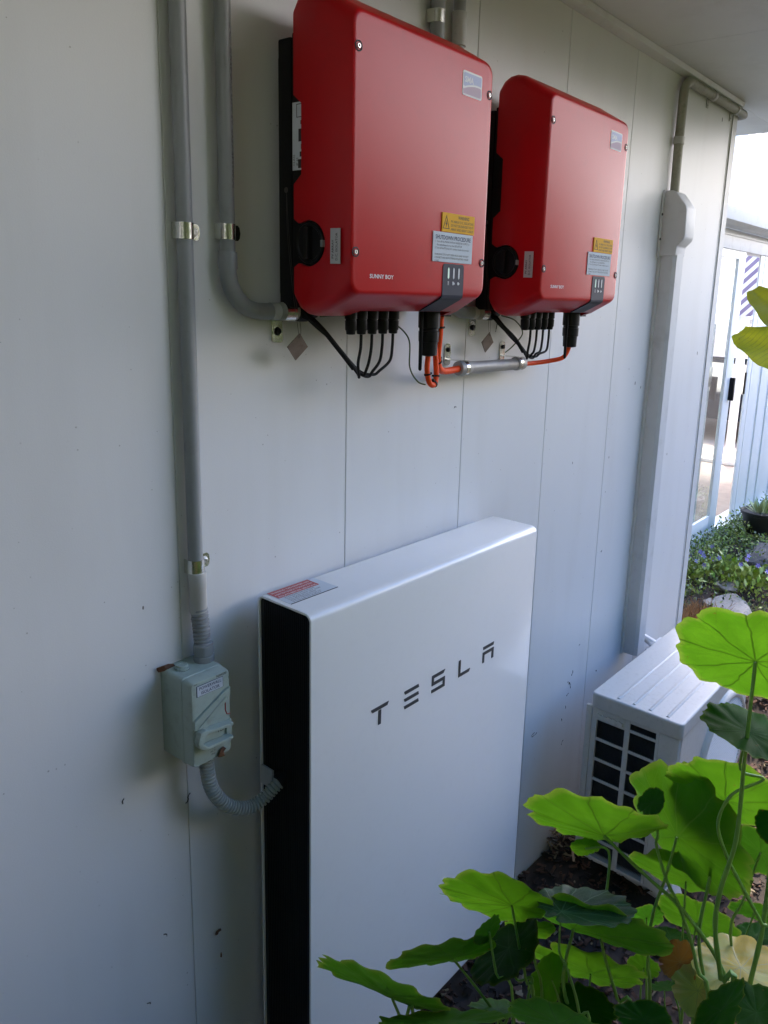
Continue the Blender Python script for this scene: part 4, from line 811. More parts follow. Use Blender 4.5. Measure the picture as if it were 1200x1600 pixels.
# ================================================================== air conditioner outdoor unit
AX0, AX1, AY0, AY1, AZ0, AZ1 = 1.215, 1.872, -.437, -.150, -.085, .462
ac = empty('outdoor_unit', (1.54, -.29, AZ0 - .12), 'off-white air conditioner outdoor unit on the ground under the pipe cover', 'air conditioner')
# cabinet built of its panels so that the grille openings are real
def orient(poly): return poly
mb = MB()
mb.box(AX0 + .004, AX1, AY1 - .004, AY1, AZ0, AZ1)                    # back
mb.box(AX1 - .004, AX1, AY0 + .004, AY1 - .004, AZ0, AZ1)              # far side
mb.box(AX0 + .002, AX1, AY0, AY1, AZ0 - .006, AZ0 + .001)              # base
mb.build('cabinet', M_ac, ac)
# near side: solid strip to the front, frame round the openings
mb = MB(); yb = AY1; rows = 7
mb.prism([(AX0 + .012, AY0), (AX0 + .003, AY0 + .004), (AX0, AY0 + .014), (AX0, AY0 + .064), (AX0 + .006, AY0 + .064), (AX0 + .006, AY0 + .016), (AX0 + .014, AY0 + .006)], 'z', AZ0, AZ1)
mb.box(AX0, AX0 + .006, AY0 + .0645, AY0 + .074, AZ0, AZ1)
mb.box(AX0, AX0 + .006, -.2790, -.2620, AZ0, AZ1); mb.box(AX0, AX0 + .006, -.168, AY1, AZ0, AZ1)
pitch = .0715
for c, (ya, yb_) in enumerate(((-.2620, -.1680), (-.363, -.2790))):
    z = AZ1 - .052 if c == 0 else AZ1 - .022
    mb.box(AX0, AX0 + .006, ya, yb_, z, AZ1)
    k = 0
    while z > AZ0 + .05:
        hgt = .0625 if not (c == 1 and k == 0) else .022
        z -= hgt; mb.box(AX0 + .0003, AX0 + .006, ya, yb_, max(z - .0085, AZ0), z); z -= .0085; k += 1
    if z > AZ0: mb.box(AX0 + .0003, AX0 + .006, ya, yb_, AZ0, AZ0 + .03)
mb.build('side_grille', M_ac, ac, bevel=.0012)
mb = MB()
for i in range(46): mb.box(AX0 + .016, AX0 + .030, -.372 + i * .0045, -.3712 + i * .0045, AZ0 + .01, AZ1 - .01)
mb.box(AX0 + .030, AX0 + .034, -.376, -.158, AZ0 + .005, AZ1 - .005); mb.build('coil', M_acf, ac, smooth=False)
mb = MB(); mb.box(AX0 - .007, AX0 + .001, -.256, -.172, AZ1 - .043, AZ1 - .030)
for i in range(5): mb.box(AX0 - .0075, AX0 + .001, -.250 + i * .018, -.240 + i * .018, AZ1 - .046, AZ1 - .027)
mb.build('grip', M_ac, ac, bevel=.0015)
mb = MB(); [mb.lathe((AX0 - .0003, y, z), (-1, 0, 0), [(0, .0042), (.0015, .0038), (.0015, .0018), (.0004, .0016)], 12) for y, z in ((-.402, AZ1 - .012), (-.188, AZ1 - .008), (-.402, AZ0 + .03), (-.158, AZ0 + .03))]; mb.build('screws', M_steel, ac)
# rear guard flange standing proud towards the wall
mb = MB(); mb.box(AX0 - .001, AX0 + .010, AY1 + .001, AY1 + .022, AZ0 + .0, AZ1 - .012); mb.build('rear_flange', M_ac, ac, bevel=.003)
# top lid: overhanging, rounded, with four shallow ribs running lengthways
mb = MB(); ys_ = [AY0 - .004, AY0 + .006]
mb.prism(rrect(AX0 - .005, AX1 + .004, AY0 - .005, AY1 + .006, .016, 6), 'z', AZ1 - .014, AZ1 + .038); lidt = mb.build('top_lid', M_ac, ac, bevel=.007, seg=4, angle=50)
mb = MB()
for y in (-.228, -.280, -.332, -.388): mb.prism([(y - .0065, AZ1 + .0375), (y - .003, AZ1 + .0412), (y + .003, AZ1 + .0412), (y + .0065, AZ1 + .0375)], 'x', AX0 + .012, AX1 - .02)
mb.build('lid_rib', M_ac, lidt, bevel=.0012)
# front: plate with a round fan opening, ring and slats
fcx, fcz, fr_ = 1.628, .205, .222
mb = MB(); nseg = 64
pts_o = []; pts_i = []
for k in range(nseg):
    a = 2 * pi * k / nseg; dx, dz = cos(a), sin(a)
    t = min(((AX1 - .002 - fcx) / dx if dx > 1e-6 else 9), ((AX0 + .0145 - fcx) / dx if dx < -1e-6 else 9), ((AZ1 - fcz) / dz if dz > 1e-6 else 9), ((AZ0 - fcz) / dz if dz < -1e-6 else 9))
    pts_o.append((fcx + dx * t, fcz + dz * t)); pts_i.append((fcx + dx * fr_, fcz + dz * fr_))
vs = [(x, AY0, z) for x, z in pts_o] + [(x, AY0, z) for x, z in pts_i] + [(x, AY0 + .004, z) for x, z in pts_o] + [(x, AY0 + .004, z) for x, z in pts_i]
fs = []
for j in range(nseg):
    j2 = (j + 1) % nseg; fs += [(j, j2, nseg + j2, nseg + j), (2 * nseg + j, 3 * nseg + j, 3 * nseg + j2, 2 * nseg + j2), (nseg + j, nseg + j2, 3 * nseg + j2, 3 * nseg + j)]
mb.add(vs, fs); mb.build('front_panel', M_ac, ac)
mb = MB(); mb.lathe((fcx, AY0 + .002, fcz), (0, -1, 0), [(0, fr_ + .012), (.004, fr_ + .010), (.014, fr_ - .004), (.018, fr_ - .014), (.016, fr_ - .020), (.0, fr_ - .024)], 72)
mb2 = MB()
prof = [(fr_ + .012, 0), (fr_ + .010, .004), (fr_ - .002, .016), (fr_ - .010, .018), (fr_ - .020, .014), (fr_ - .022, 0)]
N_ = 72; vs = [(fcx + r * cos(2 * pi * k / N_), AY0 + .001 - d, fcz + r * sin(2 * pi * k / N_)) for r, d in prof for k in range(N_)]
fs = [(i * N_ + k, i * N_ + (k + 1) % N_, (i + 1) * N_ + (k + 1) % N_, (i + 1) * N_ + k) for i in range(len(prof) - 1) for k in range(N_)]
mb2.add(vs, fs); fg = mb2.build('fan_guard', M_ac, ac)
mb = MB(); k = -fr_ + .022
while k < fr_ - .02:
    hw = math.sqrt(max(0, (fr_ - .019) ** 2 - k * k)); mb.obox((fcx, AY0 - .009, fcz + k), (hw, 0, 0), (0, .0045, .0012), (0, -.0004, .0016)); k += .0112
for a in range(6):
    an = pi / 6 * a + .2; mb.obox((fcx, AY0 - .004, fcz), (cos(an) * (fr_ - .02), 0, sin(an) * (fr_ - .02)), (0, .002, 0), (-sin(an) * .003, 0, cos(an) * .003))
mb.build('slats', M_ac, fg, smooth=False)
mb = MB(); mb.lathe((fcx, AY0 + .10, fcz), (0, -1, 0), [(0, .05), (.05, .05), (.06, .035), (.06, 0)], 24)
for a in range(3):
    an = 2 * pi * a / 3; u = Vector((cos(an), 0, sin(an))); v = Vector((-sin(an), -.5, cos(an))).normalized(); mb.add([Vector((fcx, AY0 + .07, fcz)) + u * r + v * s_ for r, s_ in ((.04, -.03), (.17, -.07), (.18, .05), (.04, .03))] + [Vector((fcx, AY0 + .073, fcz)) + u * r + v * s_ for r, s_ in ((.04, -.03), (.17, -.07), (.18, .05), (.04, .03))], [(0, 1, 2, 3), (7, 6, 5, 4), (0, 4, 5, 1), (1, 5, 6, 2), (2, 6, 7, 3), (3, 7, 4, 0)])
mb.build('fan', M_black, ac)
for x in (AX0 + .10, AX1 - .12): mb = MB(); mb.prism([(AY0 - .02, AZ0 - .12), (AY1 + .02, AZ0 - .12), (AY1 + .02, AZ0 - .10), (AY1 - .02, AZ0 - .007), (AY0 + .02, AZ0 - .007), (AY0 - .02, AZ0 - .10)], 'x', x, x + .05); mb.build('foot', M_ac, ac, bevel=.003)
mb = MB(); mb.box(1.885, 2.03, -.115, -.035, .345, .372); mb.prism([(1.90, -.10), (2.0, -.10), (2.0, -.05), (1.90, -.05)], 'z', .24, .344); vc = mb.build('pipe_connection', M_trim, ac, bevel=.004)
mb = MB()
for k in range(3): mb.tube(smoothpath([(1.86 + .01 * k, -.17 - .012 * k, .22 + .03 * k), (1.93, -.14 + .01 * k, .30), (1.98, -.06, .33 + .01 * k), (1.83, -.03, .45)], 8), .011, 12)
mb.build('insulated_pipe', M_trim, ac)

# scuffs and cobweb wisps on the boards
mb = MB(); r_ = random.Random(77)
for (x, z, l, a) in ((1.345,.452,.020,1.0),(1.330,.425,.022,.6),(1.345,.405,.030,2.2),(1.320,.385,.015,.3),(1.105,.330,.030,.2),(1.100,.335,.02,1.4),(1.300,.300,.012,1.3),(1.310,.205,.020,1.5),(1.38,.55,.01,.4),(-.125,1.13,.008,.3),(-.20,.52,.012,1.5),(-.24,.40,.010,1.4),(-.150,.775,.022,.25),(-.27,.84,.010,.8),(-.119,1.71,.006,.1),(.62,1.44,.01,1.1),(-.005,2.20,.012,.8),(.78,1.62,.022,1.1),(.66,2.10,.02,2.0),(1.49,.86,.008,.8),(1.53,.40,.012,.5),(1.32,.34,.01,.9),(-.9,1.5,.008,1)):
    p = [Vector((x, -.0006, z))]
    for k in range(5): a += r_.gauss(0, .45); p.append(p[-1] + Vector((cos(a), 0, sin(a))) * l / 5)
    mb.tube(p, [.0003 + .0011 * r_.random() for _ in p], 5)
mb.build('scuff_marks', M_dark, house, smooth=False)
# ================================================================== sunroom beyond the corner
YS = .55
sun = empty('sunroom', (4.6, YS, .15), 'bright white framed sunroom with sliding glass doors standing open beyond the house corner', 'sunroom')
mb = MB(); mb.box(2.36, 7.2, YS - .005, YS + .11, 2.035, 2.15); mb.box(2.36, 7.2, YS - .012, YS + .0, 2.112, 2.124); mb.build('header', M_trim, sun, bevel=.002)
mb = MB(); mb.prism([(YS - .006, 2.150), (YS - .09, 2.150), (YS - .12, 2.17), (YS - .125, 2.235), (YS - .118, 2.243), (YS - .006, 2.243)], 'x', 2.36, 7.4); mb.build('gutter', M_trim, sun, bevel=.002)
mb = MB()
mb.prism([(YS - .15, 2.248), (YS + 3.2, 2.72), (YS + 3.2, 2.735), (YS - .15, 2.305)], 'x', 2.36, 7.5); mb.build('roof', M_poly, sun, smooth=False)
mb = MB(); mb.box(2.36, 4.42, YS + .0, YS + .11, .10, .205); mb.box(4.40, 7.2, YS - .03, YS + .11, .06, .185); mb.build('sill', M_frame, sun, bevel=.003)
# sliding panel nearest the corner
def door(x0, x1, y, zb=.206, zt=2.034, st=.13, rail=.10, name='sliding_door'):
    mb = MB(); mb.box(x0, x0 + st, y, y + .024, zb, zt); mb.box(x1 - st, x1, y, y + .024, zb, zt); mb.box(x0 + st, x1 - st, y + .001, y + .023, zb, zb + rail); mb.box(x0 + st, x1 - st, y + .001, y + .023, zt - .05, zt)
    d = mb.build(name, M_frame, sun, bevel=.002)
    mb = MB(); mb.box(x0 + st + .0005, x1 - st - .0005, y + .010, y + .014, zb + rail + .0005, zt - .0505); mb.build('glass', M_glass, d, smooth=False)
    return d
d1 = door(2.95, 4.375, YS + .001)
mb = MB(); mb.box(4.335, 4.358, YS - .030, YS + .003, 1.085, 1.235); mb.build('handle', M_black, d1, bevel=.003)
mb = MB(); mb.box(4.135, 4.158, YS + .022, YS + .060, 1.10, 1.25); mb.build('inner_handle', M_black, d1, bevel=.003)
d2 = door(2.80, 4.115, YS + .055, st=.20)
mb = MB(); mb.box(3.93, 4.10, YS + .040, YS + .054, 1.19, 1.315); mb.build('lock_plate', M_steel, d2, bevel=.002)
mb = MB(); mb.box(4.690, 4.775, YS + .002, YS + .014, .187, 2.034); jb = mb.build('jamb', M_frame, sun, bevel=.003)
mb = MB(); mb.box(4.668, 4.689, YS + .002, YS + .012, 1.10, 1.25); mb.build('latch', M_black, jb, bevel=.002)
mb = MB(); x = 4.777
for wd in (.03, .22, .025, .20, .04, .30, .03, .34, .03, .34, .03, .34, .03, .36):
    mb.box(x + .001, x + wd, YS + (.0 if wd < .1 else .010), YS + .030, .187, 2.034); x += wd
mb.build('wall_panel', M_frame, sun, bevel=.002)
# far end of the room: white framed opening, striped blind hanging in its upper half
XE = 6.75
mb = MB(); mb.box(XE, XE + .08, .68, .98, .162, 2.5); mb.box(XE, XE + .08, 1.235, 1.30, .162, 1.60)
mb.box(XE, XE + .08, 2.75, 3.4, .162, 2.55); mb.box(XE + .001, XE + .079, .981, 1.234, 2.3, 2.5); mb.box(XE + .001, XE + .079, 1.234, 2.749, 1.54, 1.60); mb.box(XE + .001, XE + .079, .981, 2.749, .162, .20); mb.box(XE + .001, XE + .079, 1.234, 2.749, 2.25, 2.5)
mb.box(XE, XE + .08, 1.56, 1.60, .21, 1.539)
mb.build('end_frame', M_frame, sun, bevel=.003)
mb = MB(); mb.box(XE - .03, XE - .020, 1.13, 1.95, 1.60, 2.20); mb.build('striped_blind', M_stripe, sun, smooth=False)
mb = MB(); mb.box(2.50, 7.0, 3.5, 3.58, .162, 2.6); mb.build('back_wall', M_frame, sun, smooth=False)
# a parked car outside the far end
car = empty('parked_car', (9.6, 2.0, .165), 'dark parked car glimpsed through the open sunroom door', 'car')
def carx(x): return 8.0 + x
side = [(0, .25), (.05, .55), (.35, .70), (1.05, .82), (1.75, 1.28), (3.0, 1.33), (3.75, .98), (4.2, .92), (4.3, .55), (4.25, .25)]
mb = MB(); rows_ = []
for yy, k in ((0, .90), (.10, .98), (.3, 1), (1.4, 1), (1.6, .98), (1.7, .90)):
    rows_.append([(carx(2.15 + (x - 2.15) * (.97 if k < .95 else 1)), 1.1 + yy, .165 + (z if z < .9 else .9 + (z - .9) * k)) for x, z in side])
mb.loft(rows_); body = mb.build('body', M_car, car, bevel=.02)
mb = MB(); mb.prism([(1.2, .92 + .165), (1.2 + .3, .92 + .165), (1.2 + .3, 1.2 + .165)][:3], 'x', carx(1.0), carx(1.02)); 
mb = MB()
mb.add([(carx(1.10), 1.22, .165 + .865), (carx(1.10), 2.68, .165 + .865), (carx(1.70), 2.60, .165 + 1.27), (carx(1.70), 1.30, .165 + 1.27), (carx(1.07), 1.22, .165 + .885), (carx(1.07), 2.68, .165 + .885), (carx(1.67), 2.60, .165 + 1.29), (carx(1.67), 1.30, .165 + 1.29)], [(0, 1, 2, 3), (7, 6, 5, 4), (0, 4, 5, 1), (1, 5, 6, 2), (2, 6, 7, 3), (3, 7, 4, 0)]); mb.build('windscreen', M_cwin, car, smooth=False)
mb = MB(); mb.prism([(carx(1.35), 1.06), (carx(3.5), 1.10), (carx(2.95), 1.44), (carx(1.85), 1.40)], 'y', 1.085, 1.12); mb.build('side_window', M_cwin, car, smooth=False)
for x in (.85, 3.4):
    for y in (1.10, 2.62):
        mb = MB(); mb.lathe((carx(x), y, .165 + .31), (0, 1, 0), [(0, .20), (0, .31), (.03, .32), (.17, .32), (.20, .31), (.20, .2)], 28); wh = mb.build('wheel', M_tyre, car)
        mb = MB(); mb.lathe((carx(x), y - .005, .165 + .31), (0, 1, 0), [(0, .05), (.004, .19), (.21, .19)], 20); mb.build('rim', M_steel, wh)
for y in (1.25, 2.35): mb = MB(); mb.box(carx(-.0), carx(.06), y, y + .28, .165 + .52, .165 + .62); mb.build('headlight', M_lens, car, bevel=.01)
# ================================================================== garden beyond the corner
def rock(label, c, sx, sy, sz, seed, rot=0, m=None, name='flat_stone', cat='stone'):
    r_ = random.Random(seed); bm = bmesh.new(); bmesh.ops.create_icosphere(bm, subdivisions=4, radius=1)
    ks = [(Vector((.05, .03, 1)).normalized(), .42), (Vector((-.2, .3, .8)).normalized(), .6)] + [(Vector((r_.gauss(0, 1), r_.gauss(0, 1), r_.gauss(0, 1))).normalized(), r_.uniform(.55, .9)) for _ in range(16)]
    for v in bm.verts:
        p = v.co.copy()
        for n, d in ks:
            t = p.dot(n)
            if t > d: p -= n * (t - d)
        p *= 1 + .02 * sin(p.x * 17 + seed) * sin(p.y * 19) + .012 * sin(p.z * 41 + p.x * 37)
        v.co = Matrix.Rotation(rot, 3, 'Z') @ Vector((p.x * sx, p.y * sy, p.z * sz))
    me = bpy.data.meshes.new(name); bm.to_mesh(me); bm.free(); me.materials.append(m or M_rock)
    for p_ in me.polygons: p_.use_smooth = True
    me.set_sharp_from_angle(angle=radians(25))
    o = bpy.data.objects.new(name, me); COL.objects.link(o); o.location = c; tag(o, label, cat); return o
rock('large pale flat stone edging the garden bed just beyond the house corner', (3.16, .03, .120), .27, .16, .06, 11, .5)
rock('long pale flat stone beside the brown dry grass, in front of the larger flat one', (2.88, .02, .115), .20, .11, .04, 12, .2)
rock('pale stone at the right edge above the biggest nasturtium leaf', (2.98, -.22, .13), .12, .11, .05, 13, .1)
rock('rough grey stone half buried between the violet flowers', (3.45, .14, .14), .10, .09, .045, 15, .8)
rock('dark weathered boulder under the black pot', (4.05, .10, .15), .26, .17, .16, 14, .3, M_rockd, 'boulder', 'boulder')
def leafquad(mb, c, l, wd, n, up):
    up = up.normalized(); s_ = up.cross(n)
    if s_.length < 1e-4: s_ = Vector((1, 0, 0))
    s_.normalize(); mb.add([c, c + up * l * .5 + s_ * wd / 2, c + up * l, c + up * l * .5 - s_ * wd / 2], [(0, 1, 2, 3)])
def rv(r_): return Vector((r_.gauss(0, 1), r_.gauss(0, 1), r_.gauss(0, 1))).normalized()
# creeping ground cover
r_ = random.Random(21); mb = MB()
for i in range(15000):
    x = r_.uniform(2.9, 5.6); y = r_.uniform(-.6, .50) if r_.random() < .8 else r_.uniform(.3, .53)
    h = .05 + .06 * (sin(x * 6.1 + 1) * sin(y * 7.3) + 1) / 2 + (.05 if y > .3 else 0)
    if x < 3.35 and y < .15: h *= .35
    if x < 3.2 and r_.random() < .75 and y < .2: continue
    c = Vector((x, y, gz(x, y) + r_.random() * h)); up = (Vector((0, 0, .6)) + rv(r_)).normalized()
    mb.cm = 0 if r_.random() < .62 else (1 if r_.random() < .5 else 2); leafquad(mb, c, r_.uniform(.014, .034), r_.uniform(.008, .018), rv(r_), up)
gc = mb.build('ground_cover', [M_sed, M_hedge, mat('sedum_pale', (.26, .30, .20), .6, nscale=20, namt=.3)], smooth=False); tag(gc, kind='stuff')
mb = MB()
for i in range(1500):
    x = r_.gauss(2.78, .12); y = r_.gauss(.10, .06); c = Vector((x, y, gz(x, y))); a = Vector((r_.gauss(0, .5), r_.gauss(0, .5), .8)).normalized(); leafquad(mb, c, r_.uniform(.04, .11), .004, rv(r_), a)
for i in range(500):
    x = r_.gauss(3.62, .06); y = r_.gauss(-.22, .06); c = Vector((x, y, gz(x, y) + .02)); a = Vector((r_.gauss(0, .7), r_.gauss(0, .7), .8)).normalized(); leafquad(mb, c, r_.uniform(.06, .15), .005, rv(r_), a)
o = mb.build('dry_grass', M_dry, smooth=False); tag(o, kind='stuff')
def violet_plant(c, label, seed, nf):
    r_ = random.Random(seed); t = empty('violet_plant', c, label, 'plant', 'violet flowering plants'); c = Vector(c)
    for (nm, m_, cnt, l0, l1) in (('foliage', M_sed, 110, .035, .07), ('pale_foliage', M_lime, 40, .03, .05)):
        mb = MB()
        for i in range(cnt):
            q = c + Vector((r_.gauss(0, .075), r_.gauss(0, .06), abs(r_.gauss(.03, .03)))); leafquad(mb, q, r_.uniform(l0, l1), r_.uniform(.02, .035), rv(r_), Vector((r_.gauss(0, .6), r_.gauss(0, .6), .7)))
        mb.build(nm, m_, t, smooth=False)
    for i in range(nf):
        q = c + Vector((r_.gauss(0, .08), r_.gauss(0, .07), .09 + r_.random() * .05)); mb = MB(); d = rv(r_) * .5 + Vector((-.7, -.4, .3)); d.normalize(); u = d.cross(Vector((0, 0, 1))).normalized(); v = d.cross(u)
        for k in range(5):
            a = 2 * pi * k / 5 + .3; e = u * cos(a) + v * sin(a); e2 = u * cos(a + .45) + v * sin(a + .45); e3 = u * cos(a - .45) + v * sin(a - .45)
            mb.add([q, q + e2 * .010, q + e * .017 + d * .003, q + e3 * .010], [(0, 1, 2, 3)])
        mb.build('flower', M_viol, t, smooth=False)
violet_plant((3.42, .36, .155), 'violet flowered plant nearest the house corner', 5, 5)
violet_plant((3.56, .20, .155), 'violet flowered plant with lime leaves, middle of the bed', 6, 6)
violet_plant((3.50, .02, .155), 'violet flowered plant near the dark boulder', 7, 4)
# black pot with a spiky succulent
pt = empty('plant_pot', (4.52, .30, .20), 'black plastic pot holding a pale spiky succulent at the right edge', 'plant pot')
mb = MB(); mb.lathe((4.52, .30, .19), (0, 0, 1), [(0, .085), (.01, .09), (.125, .118), (.128, .128), (.150, .130), (.152, .120), (.135, .112), (.130, 0)], 32); mb.build('pot', M_pot, pt)
mb = MB(); r_ = random.Random(31)
for i in range(46):
    a = r_.uniform(0, 2 * pi); q = Vector((4.52 + .03 * cos(a), .30 + .03 * sin(a), .32)); el = r_.uniform(.3, 1.4); d = Vector((cos(a) * cos(el), sin(a) * cos(el), sin(el))); leafquad(mb, q, r_.uniform(.07, .13), .022, d.cross(Vector((-sin(a), cos(a), 0))), d)
mb.build('succulent', mat('succulent', (.34, .40, .18), .5, nscale=30, namt=.3), pt, smooth=False)
mb = MB()
for k in range(4):
    b_ = Vector((4.50 + .03 * k, .26, .33)); P = smoothpath([b_, b_ + Vector((-.05 * k, -.03, .12)), b_ + Vector((-.10 + .06 * k, -.07, .22 + .05 * k))], 6); mb.tube(P, .002, 6)
mb.build('flower_stem', M_stem, pt)
mb = MB()
for k in range(8): e = rv(r_); leafquad(mb, Vector((4.56, .24, .56)) + e * .006, .035, .022, rv(r_), e)
mb.build('orange_flower', M_orange, pt, smooth=False)
# ================================================================== nasturtiums
def nast_leaf(C, n, mj, r, A, seed, m, parent, side):
    r_ = random.Random(seed * 13 + 5); C, n, mj, A = map(Vector, (C, n, mj, A)); n.normalize(); mj = (mj - n * mj.dot(n)).normalized(); mn = n.cross(mj)
    off = A - C; ax, ay = off.dot(mj) / r, off.dot(mn) / r
    NA, NR = 90, 12; vs = []; uv = []
    ph = [r_.uniform(0, 6.28) for _ in range(6)]; lob = r_.uniform(.035, .06); wv = r_.uniform(.05, .085); cup = r_.uniform(.05, .12)
    edge = [r_.gauss(0, .014) for _ in range(NA)]; am = min(1, .30 + abs(n.dot((C - Vector((-.87, -1.13, 1.71))).normalized())) * 1.1)
    notch = [(r_.uniform(0, 6.28), r_.uniform(.04, .16), r_.uniform(.04, .16)) for _ in range(5)]
    def P(t, a):
        R = 1 + lob * cos(9 * a + ph[0] * 0) * .45 + .03 * sin(2 * a + ph[1]) + .035 * sin(3 * a + ph[2]) + .018 * sin(17 * a + ph[3]) + edge[int(a / (2 * pi) * NA) % NA]
        
        for na, nd, nw in notch:
            dd = abs((a - na + pi) % (2 * pi) - pi)
            if dd < nw: R -= nd * (1 - dd / nw)
        rx, ry = cos(a) * R, sin(a) * R; x = ax + t * (rx - ax); y = ay + t * (ry - ay)
        z = am * cup * (t ** 2) + am * wv * t * t * (sin(2 * a + ph[4]) * .7 + sin(3 * a + ph[5]) * .7) + .010 * t * cos(9 * a) + .022 * t ** 3 * sin(13 * a + ph[2]) + .012 * sin(7 * x + ph[1]) * sin(8 * y)
        return C + (mj * x + mn * y + n * z) * r
    vs.append(A + n * .0); uv.append((0, 0)); mb = MB()
    vs = []; 
    for i in range(NR + 1):
        t = (i / NR) ** .85
        for k in range(NA + 1):
            a = 2 * pi * k / NA; vs.append(P(t if i else .004, a if k < NA else 0.0)); uv.append((t, k / NA))
    fs = [(i * (NA + 1) + k, i * (NA + 1) + k + 1, (i + 1) * (NA + 1) + k + 1, (i + 1) * (NA + 1) + k) for i in range(NR) for k in range(NA)]
    mb.add(vs, fs); mb.uv = uv
    o = mb.build('leaf', m, parent); return o
PLN = {
 'A': 'tallest nasturtium plant, its biggest bright leaf in front of the outdoor unit top',
 'B': 'nasturtium plant with the wide bright leaf hanging before the outdoor unit grille',
 'C': 'low nasturtium plant between the outdoor unit and the yellowing leaves',
 'D': 'nasturtium plant whose bluish and dark leaves overlap the lower right of the battery',
 'E': 'low nasturtium plant at the bottom centre right, in front of the bark mulch',
 'F': 'leftmost nasturtium plant with narrow edge-on leaves across the battery foot',
 'G': 'nasturtium plant with yellow and orange dying leaves at the bottom right corner',
}
plants = {}
for k, lbl in PLN.items():
    st_ = [s for s in STEMS if s[0] == k]; rx = sum(s[2][-1][0] for s in st_) / len(st_); ry = sum(s[2][-1][1] for s in st_) / len(st_)
    plants[k] = (empty('nasturtium_plant', (rx, ry, gz(rx, ry)), lbl, 'plant', 'nasturtiums in the bed'), rx, ry)
for i, (pl, kind, side, C, n, mj, r, A) in enumerate(LEAVES):
    o = nast_leaf(C, n, mj, r, A, i + 1, LM[kind], plants[pl][0], side)
    if kind == 'yellow': o['label'] = 'yellow blotched dying leaf'
    if kind == 'orange': o['label'] = 'orange brown withered leaf'
for pl, rad, pts in STEMS:
    root, rx, ry = plants[pl]; pts = [Vector(q) for q in pts]
    lf = [L for L in LEAVES if (Vector(L[7]) - pts[0]).length < .002][0]; n_ = Vector(lf[4])
    pts = ([pts[0] - n_ * .0008, pts[0] - n_ * .022 - Vector((0, 0, .03))] + [q - n_ * .03 * (1 if k == 0 else .5) for k, q in enumerate(pts[1:-1])] + pts[-1:]) if lf[2] == 't' else [pts[0] - n_ * .0008] + pts[1:]
    e = pts[-1]; e.z = gz(e.x, e.y) - .01; e.x = e.x * .6 + rx * .4; e.y = e.y * .6 + ry * .4
    P = smoothpath(pts, 6); n_ = len(P); mb = MB(); mb.tube(P, [rad * (.52 + .42 * k / n_) * (1 + .08 * sin(k * 1.7 + rx * 50)) for k in range(n_)], 10); mb.build('stem', M_stem, root)
# big paddle leafed plant reaching in from the right
cp = empty('paddle_leaf_plant', (1.05, -1.55, gz(1.05, -1.55)), 'broad yellow-green paddle leaves reaching in at the upper right edge', 'plant')
def paddle(tip, base, wdt, nrm, curl, seed):
    tip, base, nrm = Vector(tip), Vector(base), Vector(nrm).normalized(); ax = base - tip; L = ax.length; ax.normalize(); s_ = ax.cross(nrm).normalized(); nrm = s_.cross(ax)
    mb = MB(); NL, NW = 28, 10; vs = []; uv = []
    for i in range(NL + 1):
        t = i / NL; w_ = wdt * (math.sin(pi * min(1, t * .98 + .02) ** .62)) ** .75 if t < 1 else .004
        for j in range(NW + 1):
            u = j / NW * 2 - 1; rip = .012 * sin(t * 40 + u * 3) * abs(u) * wdt * 4
            vs.append(tip + ax * t * L + s_ * u * w_ / 2 + nrm * (abs(u) * w_ * .12 + rip - curl * (1 - t) ** 2)); uv.append((.25 + abs(u) * .6, t * 5))
    mb.add(vs, [(i * (NW + 1) + j, i * (NW + 1) + j + 1, (i + 1) * (NW + 1) + j + 1, (i + 1) * (NW + 1) + j) for i in range(NL) for j in range(NW)]); mb.uv = uv
    mb.build('leaf', M_canna, cp)
M_canna = leaf_mat('paddle_leaf', (.36, .44, .03), (.60, .62, .03), .5, vein=(.4, .5, .1))
for tip, base, wd, nrm, cu in PADDLES: paddle(tip, base, wd, nrm, cu, 1)
for tip, base, wd, nrm, cu in PADDLES:
    b_ = Vector(base); P = smoothpath([b_, b_ + (Vector((1.05, -1.55, .6)) - b_) * .4 + Vector((0, 0, .05)), (1.06, -1.54, .5), (1.05, -1.55, gz(1.05, -1.55))], 8); mb = MB(); mb.tube(P, .008, 10); mb.build('stalk', M_stem, cp)
# ================================================================== unseen planting and fence, added behind the camera to block and tint light
def bush(name, label, c, sx, sy, sz, n, seed, leaf=(.05, .10), cat='occluder_shrub', trunk=True):
    r_ = random.Random(seed); c = Vector(c); t = empty(name, c, label, cat); mb = MB()
    blobs = [(c + Vector((r_.uniform(-.7, .7) * sx, r_.uniform(-.7, .7) * sy, sz * r_.uniform(.25, 1.6))), r_.uniform(.28, .5)) for _ in range(22)]
    for i in range(n):
        b, k = r_.choice(blobs); d = rv(r_); q = b + Vector((d.x * sx, d.y * sy, d.z * sz)) * k * (r_.random() ** .33)
        if q.z < c.z + .02: continue
        leafquad(mb, q, r_.uniform(*leaf), r_.uniform(*leaf) * .55, rv(r_), rv(r_))
    mb.build('foliage', M_hedge, t, smooth=False)
    mb = MB()
    for k in range(7):
        b, _ = blobs[k]; P = smoothpath([c + Vector((r_.uniform(-.1, .1), r_.uniform(-.1, .1), 0)), c.lerp(b, .5) + Vector((0, 0, .2)), b], 5); mb.tube(P, [.05 * (1 - .8 * j / len(P)) for j in range(len(P))], 8)
    mb.build('branches', M_trunk, t)
bush('occluder_shrub', 'tall dense bush, added out of view to block light from the left', (-2.2, -.95, -.1), .85, 1.2, 1.75, 16000, 41, (.06, .12))  # unseen, added to darken the left sides of the gear
bush('occluder_shrub', 'broad leafy bush added behind the photographer to block light', (-1.9, -3.1, 0), 1.3, 1.1, 1.6, 16000, 42, (.06, .12))  # unseen, added to cut the skylight from behind the camera
